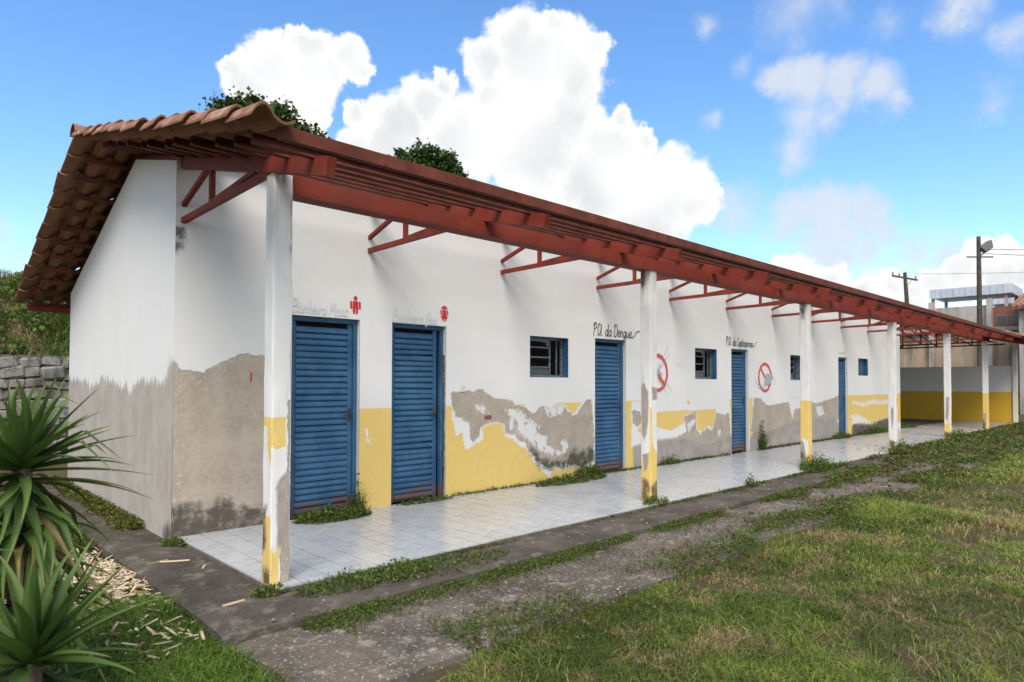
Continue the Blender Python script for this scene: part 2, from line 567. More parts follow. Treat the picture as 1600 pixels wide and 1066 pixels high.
def concrete_mat(name, dark, mid, light, fleck=.5, fs=60, moss=.4):
    m, nt, out = new_mat(name)
    p = pos(nt)
    n = noise(nt, p, 1.6, 7, .68); f = noise(nt, p, fs, 5, .7); g = noise(nt, p, 7.0, 6, .65)
    c = mixc(nt, sstep(nt, n, .3, .72), dark, mid)
    c = mixc(nt, mth(nt, 'MULTIPLY', sstep(nt, g, .52, .70), .6), c, light)
    c = mixc(nt, mth(nt, 'MULTIPLY', sstep(nt, f, .56, .66), fleck), c, tuple(min(.7, v * 1.7) for v in light))
    c = mixc(nt, mth(nt, 'MULTIPLY', sstep(nt, noise(nt, p, 3.1, 6, .65), .60, .72), moss), c, (.055, .062, .018))
    vo = nd(nt, 'ShaderNodeTexVoronoi', {'Vector': p, 'Scale': 70.0}).outputs['Distance']
    h = mth(nt, 'MULTIPLY_ADD', vo, .4, mth(nt, 'ADD', f, g))
    principled(nt, out, c, .92, .2, height=h, bump=.6, dist=.008)
    return m


def soil_mat():
    m, nt, out = new_mat('grassy_soil')
    p = pos(nt)
    n = noise(nt, p, 3.0, 7, .7); f = noise(nt, p, 45, 6, .75)
    c = mixc(nt, sstep(nt, n, .35, .65), (.062, .060, .026), (.11, .088, .048))
    c = mixc(nt, sstep(nt, f, .50, .68), c, (.115, .088, .055))
    principled(nt, out, c, .95, .1, height=f, bump=.6, dist=.02)
    return m


def flat_mat(name, c, rough=.8, spec=.3, metal=0.0):
    m, nt, out = new_mat(name)
    principled(nt, out, mixc(nt, sstep(nt, noise(nt, pos(nt), 30, 4, .6), .4, .7), c, tuple(v * .82 for v in c)), rough, spec, metal)
    return m


def stone_mat():
    m, nt, out = new_mat('whitewashed_stone')
    p = pos(nt); r = rnd(nt)
    n = noise(nt, p, 5, 6, .7)
    wash = lin(nt, mth(nt, 'MULTIPLY_ADD', r, .45, n), .50, .62)
    c = mixc(nt, wash, mixc(nt, n, (.07, .065, .06), (.16, .12, .09)), mixc(nt, n, (.33, .315, .285), (.20, .19, .165)))
    st = sstep(nt, noise(nt, scaled(nt, p, (1.6, 1.6, .8)), 1.0, 6, .7), .46, .62)
    c = mixc(nt, mth(nt, 'MULTIPLY', st, .75), c, (.055, .052, .038))
    principled(nt, out, c, .9, .2, height=noise(nt, p, 22, 5, .6), bump=.5, dist=.01)
    return m


def block_mat(name, base, dark):
    m, nt, out = new_mat(name)
    p = pos(nt)
    n = noise(nt, p, .55, 6, .65); s = noise(nt, scaled(nt, p, (2.5, 2.5, .35)), 1.0, 6, .65)
    c = mixc(nt, sstep(nt, n, .35, .68), base, tuple(v * .72 for v in base))
    c = mixc(nt, mth(nt, 'MULTIPLY', sstep(nt, s, .46, .68), .75), c, dark)
    principled(nt, out, c, .93, .15, height=noise(nt, p, 6, 5, .6), bump=.4, dist=.03)
    return m


M = {}
M['wall'] = paint_mat('painted_front_wall')
M['gable'] = paint_mat('painted_gable_wall', streak=True, tan=(.43, .385, .335))
M['column'] = paint_mat('painted_column', tan=(.40, .34, .28), amp=.35)
M['endwall'] = paint_mat('painted_end_wall', yellow=(.72, .43, .05))
M['steel'] = steel_red()
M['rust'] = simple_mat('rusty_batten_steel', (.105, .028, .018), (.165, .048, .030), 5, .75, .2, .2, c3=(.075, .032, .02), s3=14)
M['door'] = door_mat()
M['clay'] = clay_mat()
M['tile'] = floor_tile_mat()
M['grout'] = simple_mat('grout_bed', (.10, .082, .062), (.16, .135, .105), 12)
M['walk'] = concrete_mat('dark_walkway_concrete', (.048, .040, .032), (.115, .097, .077), (.24, .212, .176), .35, 75, .5)
M['apron'] = concrete_mat('worn_apron_concrete', (.075, .062, .050), (.165, .138, .110), (.35, .315, .27), .75, 42, .35)
M['soil'] = soil_mat()
M['leafy'] = tint_mat('weed_leaf', .55, .3)
M['grass'] = tint_mat('grass_blade', .6, .35)
M['yucca'] = tint_mat('yucca_leaf', .5, .15, spec=.3)
M['crown'] = tint_mat('tree_leaf', .5, .25)
M['bark'] = simple_mat('bark', (.09, .065, .045), (.17, .13, .09), 14, .95)
M['chip'] = tint_mat('cut_cane', .8, .15)
M['red'] = flat_mat('red_sign_paint', (.60, .035, .030))
M['palered'] = flat_mat('faded_red_sign_paint', (.62, .11, .10))
M['black'] = flat_mat('black_lettering_paint', (.035, .035, .04))
M['greyp'] = flat_mat('grey_drawing_paint', (.42, .42, .43))
M['bluep'] = flat_mat('faded_blue_lettering_paint', (.69, .735, .77))
M['socket'] = flat_mat('socket_plastic', (.72, .71, .68), .5)
M['winmetal'] = simple_mat('window_steel', (.08, .10, .12), (.24, .27, .28), 30, .5, .5, .1)
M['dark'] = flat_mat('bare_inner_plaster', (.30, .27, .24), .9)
M['stone'] = stone_mat()
M['mortar'] = simple_mat('old_mortar', (.08, .072, .06), (.20, .18, .155), 9)
M['block'] = block_mat('weathered_block', (.40, .31, .22), (.13, .10, .075))
M['concrete'] = block_mat('bare_concrete', (.46, .43, .39), (.20, .18, .16))
M['brick'] = simple_mat('hollow_red_brick', (.25, .10, .065), (.20, .085, .06), 14, .9)
M['zinc'] = simple_mat('zinc_sheet', (.50, .55, .61), (.60, .64, .70), 3, .45, .5, .05, metal=.25)
M['pole'] = simple_mat('weathered_pole', (.045, .04, .035), (.10, .085, .065), 6, .9)
M['wire'] = flat_mat('cable', (.03, .03, .03))
M['lampm'] = flat_mat('grey_lamp_housing', (.20, .20, .19), .5)
_gm, _gnt, _go = new_mat('dusty_window_glass')
principled(_gnt, _go, (.05, .06, .065), .18, .5)
M['glass'] = _gm


def all_layers(P, polys):
    return {k: region(P, polys.get(k, [])) for k in LAYERS}


# ------------------------------------------------------------------ setting: ground, apron, walkway, tiled veranda floor
def sheet(name, x0, x1, y0, y1, z, mat, nx=2, ny=2, jit=0):
    xs = np.linspace(x0, x1, nx); ys = np.linspace(y0, y1, ny)
    X, Y = np.meshgrid(xs, ys)
    V = np.stack([X.ravel(), Y.ravel(), np.full(X.size, z)], 1)
    i = np.arange((nx - 1) * (ny - 1)); r = i // (nx - 1); c = i % (nx - 1); a = r * nx + c
    return mesh_obj(name, V, np.stack([a, a + 1, a + nx + 1, a + nx], 1), mat)


GZ = -.15
tag(sheet('ground', -400, 600, -400, 600, GZ, M['soil']), 'grassy ground around the building', kind='structure')


def slab(name, x0, x1, y0, y1, z0, z1, mat, step=.06, wob=.02, far=12.0, rise=.006):
    """a cast slab with worn, wobbly outer edges and an uneven top"""
    xs = []
    x = x0
    while x < x1:
        xs.append(x); x += step if x < far else step * 5
    xs.append(x1)
    ny = max(4, int((y1 - y0) / (step * 2)))
    V = []; F = []
    for i, x in enumerate(xs):
        row = []
        w0 = (float(fbm(x * 3.0, y0 * 7 + 3.3)) - .5) * 2 * wob; w1 = 0
        for j in range(ny + 1):
            t = j / ny
            y = y0 + w0 + (y1 + w1 - y0 - w0) * t
            xx = x + ((float(fbm(y * 3.0 + 9, 2.2)) - .5) * 2 * wob if i == 0 else 0)
            z = z1 + (float(fbm(x * 1.7, y * 1.7)) - .5) * 2 * rise - (.010 * (j == 0) + .010 * (i == 0)) - .012 * float(fbm(x * 8, y * 8 + 4)) * (j == 0 or i == 0)
            V.append((xx, y, z))
        V.append((V[-(ny + 1)][0], V[-(ny + 1)][1] - .004, z0))       # foot of the front side
    n = ny + 2
    for i in range(len(xs) - 1):
        a = i * n; b = (i + 1) * n
        for j in range(ny):
            F.append((a + j, b + j, b + j + 1, a + j + 1))
        F.append((a + ny + 1, b + ny + 1, b, a))
    base = len(V)
    for j in range(ny + 1):
        v = V[j]; V.append((v[0] - .004, v[1], z0))
    for j in range(ny):
        F.append((j, j + 1, base + j + 1, base + j))
    return mesh_obj(name, V, F, mat, smooth=False)


tag(slab('apron_path', -.42, 26.0, -3.55, -2.50, GZ - .05, -.095, M['apron'], .07, .05), 'worn lower concrete strip', kind='structure')
tag(slab('walkway_path', -.48, 28.6, -2.57, -2.0, GZ - .05, -.035, M['walk'], .06, .015), 'dark concrete walkway in front of the veranda', kind='structure')
tag(slab('side_walkway_path', -.48, .06, -2.04, 5.2, GZ - .05, -.0365, M['walk'], .06, .015), 'dark concrete walkway beside the gable wall', kind='structure')

floor = MB().box(.04, 28.05, -2.06, .02, GZ - .04, -.012).box(21.2, 28.05, .02, 4.5, GZ - .04, -.004).build('veranda_floor', M['grout'])
tag(floor, 'tiled veranda floor', kind='structure')


def tile_verts(w, l):
    g = .0030; b = .0004; h = .012
    x0, x1, y0, y1 = g * 1.5, w - g * 1.5, g * .7, l - g * .7
    V = [(x0, y0, -h), (x1, y0, -h), (x1, y1, -h), (x0, y1, -h), (x0, y0, -b), (x1, y0, -b), (x1, y1, -b), (x0, y1, -b),
         (x0 + b, y0 + b, 0), (x1 - b, y0 + b, 0), (x1 - b, y1 - b, 0), (x0 + b, y1 - b, 0)]
    F = [(8, 9, 10, 11)]
    for a in (0, 4):
        for k in range(4):
            k2 = (k + 1) % 4
            F.append((a + k, a + k2, a + 4 + k2, a + 4 + k))
    return V, F


TW, TL = .2045, .306
NROW = 7
tv, tf = tile_verts(TW, 2.06 / NROW)
TLr = 2.06 / NROW
first = None
mass_v = []; mass_f = []
ncol = int((28.0 - .045) / TW)
for i in range(ncol):
    for j in range(NROW):
        x = .045 + i * TW; y = -2.058 + j * TLr
        dz = random.uniform(-.001, .001) + .001
        rx, ry = random.gauss(0, .0022), random.gauss(0, .0022)
        mt = Matrix.Translation((x, y, dz)) @ Matrix.Rotation(rx, 4, 'X') @ Matrix.Rotation(ry, 4, 'Y')
        if i < 42:
            if first is None:
                first = mesh_obj('floor_tile', tv, tf, M['tile'], floor)
                first.matrix_local = mt
            else:
                inst(first, floor, mt)
        else:
            b = len(mass_v)
            mass_v += [tuple(mt @ Vector(v)) for v in tv]
            mass_f += [tuple(b + k for k in f) for f in tf]
tag(mesh_obj('far_floor_tiles', mass_v, mass_f, M['tile'], floor), kind='stuff')

# ------------------------------------------------------------------ the building
L_WALL = 21.27      # end of the closed part
X_END = 28.06       # end wall of the open bay
Y_BACK = 4.458
Y_RIDGE = 1.333
Z_RIDGE = 3.86      # top of the battens at the ridge
SF, SB = .25, .36   # roof slopes, front and back
Y_EAVE_F, Y_EAVE_B = -2.95, 5.07


def roof_z(y):
    return Z_RIDGE - SF * (Y_RIDGE - y) if y < Y_RIDGE else Z_RIDGE - SB * (y - Y_RIDGE)


building = empty('service_building', (0, 0, 0))
tag(building, 'long white and yellow single storey building with red steel veranda roof', 'building')

DOORS = [(1.12, 1.913), (2.3355, 3.1277), (6.0435, 6.8332), (10.3626, 11.0722), (16.0753, 16.72)]
WINS = [(4.607, 5.418, 1.484, 2.064), (8.982, 9.784, 1.484, 2.064), (13.143, 13.85, 1.484, 2.064), (17.549, 18.327, 1.63, 2.108)]
DOOR_H = 2.10
FRONT = {
'tan': [[(-0.04,1.61),(0.033,1.603),(0.042,1.533),(0.158,1.509),(0.277,1.51),(0.345,1.548),(0.469,1.614),(0.596,1.664),(0.689,1.686),(0.794,1.664),(0.922,1.607),(1.087,1.258),(1.145,-0.308),(-0.049,-0.1)],[(3.205,1.27),(3.344,1.293),(3.534,1.292),(3.73,1.315),(3.848,1.251),(3.934,1.192),(4.143,1.171),(4.269,1.156),(4.305,1.103),(4.509,1.072),(4.661,0.962),(4.817,1.065),(4.896,1.077),(5.017,1.033),(5.139,1.085),(5.306,1.053),(5.413,0.98),(5.521,0.934),(5.631,0.931),(5.698,1.044),(5.833,1.129),(5.948,1.185),(5.981,0.979),(6.008,0.742),(6.018,0.506),(5.971,0.244),(5.833,0.168),(5.698,0.156),(5.478,0.198),(5.307,0.218),(5.14,0.213),(4.977,0.207),(4.818,0.267),(4.701,0.344),(4.662,0.413),(4.548,0.488),(4.529,0.569),(4.398,0.616),(4.325,0.698),(4.145,0.734),(4.127,0.85),(4.039,0.879),(3.883,0.885),(3.732,0.842),(3.683,0.794),(3.667,0.721),(3.569,0.64),(3.521,0.704),(3.52,0.851),(3.44,0.927),(3.283,0.981),(3.221,1.151)],[(7.007,0.95),(7.234,0.928),(7.288,0.75),(7.151,0.692),(7.027,0.729)],[(8.584,0.806),(8.99,0.87),(9.017,0.574),(9.166,0.442),(9.258,0.5),(9.412,0.556),(9.6,0.467),(9.731,0.8),(9.796,0.831),(10.059,0.79),(10.262,0.817),(10.324,0.313),(9.409,0.206),(8.752,0.341),(8.195,0.404),(8.696,0.528)],[(11.332,1.102),(11.657,1.08),(11.814,0.987),(11.975,0.929),(12.305,0.94),(12.909,0.985),(13.043,0.963),(13.086,0.847),(13.217,0.574),(13.359,0.802),(13.689,0.832),(14.127,0.902),(14.53,0.852),(14.521,0.444),(12.899,0.396),(12.295,0.331),(11.186,0.387)],[(14.099,0.995),(14.662,0.909),(14.857,0.944),(15.723,1.027),(16.1,1.103),(16.116,0.879),(16.106,0.474),(14.087,0.399),(14.005,0.848)],[(17.05,0.313),(17.823,0.302),(18.59,0.249),(19.267,0.321),(20.156,0.396),(20.252,-0.247),(17.038,-0.149)]] ,
'white': [[(3.197,1.056),(3.253,0.911),(3.285,0.742),(3.393,0.772),(3.442,0.575),(3.521,0.558),(3.586,0.615),(3.766,0.666),(3.733,0.755),(3.699,0.843),(4.144,0.901),(4.251,0.975),(3.471,0.999)],[(4.074,0.903),(4.145,0.7),(4.289,0.622),(4.51,0.491),(4.624,0.416),(4.663,0.307),(4.779,0.243),(4.917,0.109),(5.018,0.045),(5.058,0.165),(5.307,0.134),(5.478,0.155),(5.743,0.118),(6.017,0.108),(6.055,0.297),(6.041,0.504),(4.897,0.573),(4.509,0.861)],[(4.509,1.178),(4.816,1.173),(5.139,1.113),(5.349,1.067),(5.478,0.964),(5.565,0.956),(5.698,1.102),(5.834,1.187),(6.018,1.184),(6.055,0.681),(5.743,0.696),(4.51,0.755)],[(6.991,1.108),(7.317,1.102),(7.315,0.685),(7.178,0.659),(7.178,0.595),(7.315,0.556),(7.314,0.364),(6.989,0.353)]] ,
'wash': [[(4.398,0.904),(4.623,0.909),(4.798,0.795),(4.817,0.686),(4.977,0.623),(4.957,0.515),(5.307,0.38),(5.14,0.337),(4.897,0.41),(4.701,0.504),(4.586,0.618),(4.361,0.736)],[(5.265,0.551),(5.392,0.6),(5.413,0.485),(5.307,0.352)],[(4.108,1.056),(4.324,1.051),(4.547,0.965),(4.509,0.861),(4.251,0.923)],[(4.233,0.962),(4.306,0.947),(4.306,0.778),(4.216,0.774)],[(3.6,1.106),(3.714,1.116),(3.849,1.025),(3.732,1.004)],[(4.896,1.09),(5.306,1.068),(5.307,0.941),(4.976,0.924)],[(9.793,0.49),(9.923,0.5),(9.922,0.385),(9.824,0.374)],[(8.697,0.68),(8.989,0.731),(8.959,0.639),(8.753,0.525)],[(14.564,0.835),(14.954,0.864),(15.148,0.626),(14.752,0.6)],[(16.997,0.946),(17.965,0.885),(18.878,0.959),(19.425,0.904),(20.071,0.94),(20.14,0.798),(19.422,0.789),(18.607,0.829),(17.961,0.755),(17.112,0.859)],[(16.987,0.567),(17.583,0.548),(17.829,0.497),(18.204,0.397),(18.591,0.293),(17.698,0.264),(17.04,0.355)]] ,
'mold': [[(4.643,0.468),(4.818,0.334),(4.977,0.254),(5.14,0.254),(5.392,0.29),(5.521,0.407),(5.698,0.323),(5.879,0.397),(6.017,0.373),(5.994,0.213),(5.833,0.162),(5.478,0.192),(4.977,0.202),(4.779,0.27)],[(17.073,0.27),(17.822,0.259),(18.588,0.204),(19.266,0.289),(20.154,0.349),(20.253,-0.199),(17.062,-0.109)],[(-0.001,0.235),(0.174,0.241),(0.316,0.175),(0.402,0.241),(0.491,0.242),(0.595,0.156),(0.675,0.176),(0.821,0.138),(1.098,0.153),(1.241,-0.324),(-0.039,-0.102)]] ,
'grey': [[(7.042,0.365),(7.314,0.38),(7.312,-0.117),(7.04,-0.085)],[(7.422,0.421),(7.825,0.426),(8.249,0.422),(8.753,0.402),(9.045,0.323),(9.41,0.254),(9.856,0.324),(10.359,0.378),(10.43,-0.095),(7.822,-0.124),(7.371,-0.139)],[(11.147,0.267),(11.338,0.432),(11.886,0.388),(12.296,0.405),(12.901,0.491),(13.683,0.557),(14.524,0.566),(14.731,0.559),(14.709,-0.428),(11.105,-0.148)],[(13.819,0.558),(14.463,0.527),(15.146,0.54),(15.87,0.531),(16.028,0.396),(16.102,0.312),(16.092,-0.093),(13.806,-0.103)]] ,
'yellow': [[(7.828,0.913),(8.642,0.92),(8.873,0.905),(9.732,0.914),(9.744,0.8),(9.697,0.607),(9.6,0.483),(9.475,0.617),(9.227,0.501),(8.988,0.575),(9.02,0.854),(8.756,0.831),(8.584,0.776),(8.612,0.684),(8.142,0.57),(7.878,0.626),(7.522,0.699),(7.326,0.877)],[(8.689,1.093),(8.804,1.091),(8.786,1.015),(8.728,0.991)],[(10.265,1.09),(10.388,1.088),(10.431,-0.045),(10.362,-0.04),(10.304,0.916)],[(11.106,1.105),(11.256,1.103),(11.276,0.295),(11.11,0.276)],[(12.911,1.095),(13.646,1.093),(13.645,1.066),(12.911,1.072)],[(14.377,0.934),(15.155,0.958),(15.723,1.007),(15.794,0.886),(15.765,0.566),(15.146,0.529),(14.558,0.55),(14.37,0.613)],[(16.655,1.097),(18.354,1.091),(20.15,1.09),(20.153,0.325),(19.129,0.294),(18.59,0.271),(17.699,0.307),(17.04,0.376),(17.065,-0.025),(16.627,-0.001)]] ,
}
FRONT['yellow'] += [[(1.90, 1.115), (2.34, 1.115), (2.34, -.2), (1.90, -.2)], [(3.1, 1.115), (6.05, 1.115), (6.05, -.2), (3.1, -.2)],
                    [(6.8, 1.115), (7.33, 1.115), (7.33, -.2), (6.8, -.2)], [(20.1, 1.1), (21.4, 1.1), (21.4, .2), (20.1, .2)]]
FRONT['white'] += [[(1.975, .95), (2.00, .96), (2.03, .80), (2.07, .68), (2.04, .70), (1.99, .82)]]
FRONT['mold'] += [[(-.01, 2.80), (.03, 2.80), (.02, 2.66), (.0, 2.62)]]
TOPW = 3.46


def wall_front():
    def lines(lo, hi, brk, fine, coarse, sw):
        v = {lo, hi} | set(brk)
        x = lo
        while x < hi:
            if min(abs(x - b) for b in v) > .008:
                v.add(round(x, 4))
            x += fine if x < sw else coarse
        return np.array(sorted(v))
    holes = [(a, b, -9, DOOR_H) for a, b in DOORS] + WINS
    xs = lines(0.0, L_WALL, [e for h in holes for e in h[:2]], .03, .05, 8.0)
    zs = lines(-.13, TOPW, [e for h in holes for e in h[2:] if e > -1], .03, .03, 99)
    X, Z = np.meshgrid(xs, zs)
    nx = len(xs)
    V = np.stack([X.ravel(), np.zeros(X.size) + (fbm(X.ravel() * 1.2, Z.ravel() * 1.2) - .5) * .006, Z.ravel()], 1)
    nc = (nx - 1) * (len(zs) - 1)
    i = np.arange(nc); r = i // (nx - 1); c = i % (nx - 1); a = r * nx + c
    F = np.stack([a, a + 1, a + nx + 1, a + nx], 1)
    cx = (xs[c] + xs[c + 1]) / 2; cz = (zs[r] + zs[r + 1]) / 2
    keep = np.ones(nc, bool)
    for h in holes:
        keep &= ~((cx > h[0]) & (cx < h[1]) & (cz > h[2]) & (cz < h[3]))
    F = F[keep]
    P = V[:, [0, 2]]
    w = mesh_obj('front_wall', V, F, M['wall'], building, attrs=all_layers(P, FRONT))
    # reveals and the inner skin
    mb = MB()
    T = .15
    for (x0, x1, z0, z1) in holes:
        z0 = max(z0, -.13)
        mb.add([(x0, .004, z0), (x0, T, z0), (x0, T, z1), (x0, .004, z1)], [(0, 1, 2, 3)])
        mb.add([(x1, .004, z0), (x1, T, z0), (x1, T, z1), (x1, .004, z1)], [(3, 2, 1, 0)])
        mb.add([(x0, .004, z1), (x1, .004, z1), (x1, T, z1), (x0, T, z1)], [(0, 3, 2, 1)])
        if z0 > 0:
            mb.add([(x0, .004, z0), (x1, .004, z0), (x1, T, z0), (x0, T, z0)], [(0, 1, 2, 3)])
    cx = sorted({0.0, L_WALL} | {e for h in holes for e in h[:2]})
    cz = sorted({-.13, TOPW} | {e for h in holes for e in h[2:] if e > -1})
    for p, q in zip(cx, cx[1:]):
        for s, t in zip(cz, cz[1:]):
            mx, mz = (p + q) / 2, (s + t) / 2
            if any(h[0] < mx < h[1] and h[2] < mz < h[3] for h in holes):
                continue
            mb.add([(p, T, s), (q, T, s), (q, T, t), (p, T, t)], [(3, 2, 1, 0)])
    o = mb.build('wall_reveal', M['socket'], w)
    return w


front_wall = wall_front()


def gable_wall():
    ys = np.arange(0, Y_BACK + .001, Y_BACK / 120)
    n = 100
    V = []
    for y in ys:
        zt = roof_z(y) - .10
        for k in range(n + 1):
            V.append((0 + (float(vnoise(y * 1.3, k * .03)) - .5) * .006, y, -.13 + (zt + .13) * k / n))
    V = np.array(V)
    m = n + 1
    i = np.arange((len(ys) - 1) * n); c = i // n; r = i % n; a = c * m + r
    F = np.stack([a, a + 1, a + m + 1, a + m], 1)
    G = [(4.861,1.467),(4.342,1.438),(3.98,1.425),(3.635,1.387),(3.421,1.417),(3.204,1.315),(2.812,1.388),(2.537,1.457),(2.355,1.423),(2.097,1.411),(1.929,1.368),(1.689,1.328),(1.538,1.36),(1.385,1.265),(1.247,1.371),(0.975,1.421),(0.778,1.392),(0.592,1.42),(0.41,1.393),(0.292,1.357),(0.158,1.499),(0.08,1.604),(-0.08,1.609),(-0.159,-0.248),(5.022,-1.304)]
    o = mesh_obj('gable_wall', V, F, M['gable'], building, attrs=all_layers(V[:, 1:], {'tan': [G], 'mold': [[(-.05, .06), (.12, .08), (.2, .01), (.2, -.2), (-.05, -.2)]]}))
    return o


gable_wall()
for x in (.15, L_WALL - .15):
    pts = [(x, .16, -.13), (x, Y_BACK - .15, -.13), (x, Y_BACK - .15, roof_z(Y_BACK) - .1), (x, Y_RIDGE, Z_RIDGE - .1), (x, .16, roof_z(0) - .1)]
    MB().add(pts, [(0, 1, 2, 3, 4)]).build('inner_wall', M['dark'], building)


def plain_wall(name, fn, us, zs, mat, polys, kx):
    U, Z = np.meshgrid(us, zs)
    V = np.array([fn(u, z) for u, z in zip(U.ravel(), Z.ravel())])
    nx = len(us)
    i = np.arange((nx - 1) * (len(zs) - 1)); r = i // (nx - 1); c = i % (nx - 1); a = r * nx + c
    return mesh_obj(name, V, np.stack([a, a + 1, a + nx + 1, a + nx], 1), mat, building, attrs=all_layers(np.stack([U.ravel(), Z.ravel()], 1), polys))


def zgrid(t, n=26):
    return np.linspace(-.13, t, n)


plain_wall('back_wall', lambda u, z: (u, Y_BACK, z), np.linspace(0, L_WALL, 40), zgrid(roof_z(Y_BACK) - .1, 12), M['gable'], {'tan': [[(-1, 1.4), (30, 1.4), (30, -1), (-1, -1)]]}, 0)
MB().box(0.002, L_WALL, Y_BACK - .15, Y_BACK - .004, -.12, roof_z(Y_BACK) - .105).build('inner_back_wall', M['dark'], building)
# end of the closed part, facing the open bay
ys = np.linspace(0, Y_BACK, 60)
V = []
for y in ys:
    for k in range(40):
        V.append((L_WALL, y, -.13 + (roof_z(y) - .1 + .13) * k / 39))
V = np.array(V); i = np.arange(59 * 39); c = i // 39; r = i % 39; a = c * 40 + r
mesh_obj('end_gable_wall', V, np.stack([a + 40, a + 41, a + 1, a], 1), M['wall'], building,
         attrs=all_layers(V[:, 1:], {'yellow': [[(-1, 1.1), (9, 1.1), (9, -1), (-1, -1)]], 'tan': [[(-.1, .5), (.3, .45), (.2, -.2), (-.1, -.2)]]}))
# half-height end wall of the open bay, with thickness
EW = {'yellow': [[(-3, 1.115), (6, 1.115), (6, -1), (-3, -1)]]}
plain_wall('bay_end_wall', lambda u, z: (X_END, u, z), np.linspace(-1.9, Y_BACK, 90), np.linspace(-.13, 2.07, 40), M['endwall'], EW, 0)
MB().box(X_END + .002, X_END + .16, -1.9, Y_BACK, -.13, 2.068).build('bay_wall_core', M['concrete'], building)
plain_wall('bay_back_wall', lambda u, z: (u, Y_BACK - .02, z), np.linspace(L_WALL, X_END, 40), np.linspace(-.13, 2.07, 30), M['endwall'], EW, 0)

# ------------------------------------------------------------------ columns (peeling paint per face: u 0..1 across, z up)
CW = .142
CX0, CSP, CYF = .049, 4.599, -1.955
B9 = -.2
COLS = [
    dict(left=dict(yellow=[[(0, 1.16), (1, 1.16), (1, B9), (0, B9)]], white=[[(0, 1.10), (.45, 1.10), (.6, .9), (1, .8), (1, .5), (.6, .45), (0, .52)]], mold=[[(.2, .10), (.9, .10), (.9, -.02), (.2, -.02)], [(.0, .5), (.5, .55), (.5, .25), (.0, .2)]]),
         front=dict(yellow=[[(0, 1.16), (.76, 1.16), (.76, .9), (0, .7)], [(0, .26), (.40, .30), (.55, .1), (.6, B9), (0, B9)]],
                    white=[[(0, .98), (.2, .93), (.72, .96), (.70, .80), (.55, .72), (.40, .5), (.35, .30), (.3, .2), (.1, .22), (0, .3)]],
                    grey=[[(.30, .66), (.55, .74), (.85, .78), (.85, .35), (.6, .2), (.35, .28)]],
                    tan=[[(.80, 1.28), (1.1, 1.28), (1.1, B9), (.55, B9), (.5, .15), (.62, .35), (.75, .5), (.82, .9)]],
                    mold=[[(.35, 2.9), (.75, 2.9), (.60, 2.83), (.5, 2.80)], [(.93, 2.70), (1, 2.72), (1, 2.3), (.96, 2.4)]])),
    dict(left=dict(yellow=[[(0, 1.12), (1, 1.12), (1, B9), (0, B9)]], white=[[(0, 1.2), (1, 1.2), (1, .92), (.85, .60), (.55, .42), (.3, .40), (.0, .55)]],
                   grey=[[(.05, 1.34), (.3, 1.40), (.75, 1.30), (.72, .95), (.55, .78), (.25, .70), (.08, .8)], [(.2, .55), (.8, .58), (.6, .38), (.3, .34)]],
                   mold=[[(.3, .28), (1, .20), (1, -.05), (0, -.05)], [(0, 2.8), (.6, 2.8), (.3, 2.5), (0, 2.6)]]),
         front=dict(yellow=[[(0, 1.12), (.25, 1.12), (.25, .7), (1, .55), (1, B9), (0, B9)]], grey=[[(.2, 1.36), (.9, 1.34), (1, 1.2), (.3, 1.2)]], white=[[(.25, 1.2), (1, 1.2), (1, .6), (.3, .7)]],
                    mold=[[(.1, .22), (1, .25), (1, -.05), (0, -.05)]])),
    dict(left=dict(yellow=[[(0, 1.12), (1, 1.12), (1, B9), (0, B9)]], white=[[(.3, .5), (.9, .45), (.9, .25), (.5, .15)]], grey=[[(0, .45), (.35, .42), (.6, .2), (.8, .0), (0, -.1)]], mold=[[(0, .3), (.4, .2), (.4, -.1), (0, -.1)], [(0, 2.8), (.9, 2.8), (.4, 2.5)]]),
         front=dict(yellow=[[(0, 1.12), (1, 1.12), (1, B9), (0, B9)]], mold=[[(0, .08), (1, .06), (1, -.1), (0, -.1)]])),
    dict(left=dict(yellow=[[(0, .35), (.3, .3), (.3, B9), (0, B9)]], wash=[[(0, 1.1), (1, 1.1), (1, .1), (0, .1)]], grey=[[(.3, .9), (.7, .85), (.6, .4), (.4, .5)]], mold=[[(.2, .2), (.8, .15), (.8, -.1), (.2, -.1)]]), front=dict(yellow=[[(.5, 1.1), (1, 1.1), (1, .9), (.5, .85)]])),
    dict(left=dict(yellow=[[(0, .34), (1, .4), (1, B9), (0, B9)]], grey=[[(.3, 1.05), (.8, 1.05), (.7, .6), (.5, .4), (.2, .5)]], mold=[[(0, .15), (1, .1), (1, -.1), (0, -.1)]]), front=dict(yellow=[[(.4, .9), (1, .9), (1, B9), (0, B9)]])),
    dict(left=dict(yellow=[[(0, 1.12), (1, 1.12), (1, B9), (0, B9)]], grey=[[(.0, .5), (.6, .5), (.5, .0), (0, -.1)]], mold=[[(0, .3), (.4, .2), (.4, -.1), (0, -.1)]]), front=dict(yellow=[[(0, 1.12), (1, 1.12), (1, B9), (0, B9)]])),
    dict(left=dict(), front=dict(yellow=[[(0, 1.12), (1, 1.12), (1, B9), (0, B9)]])),
]


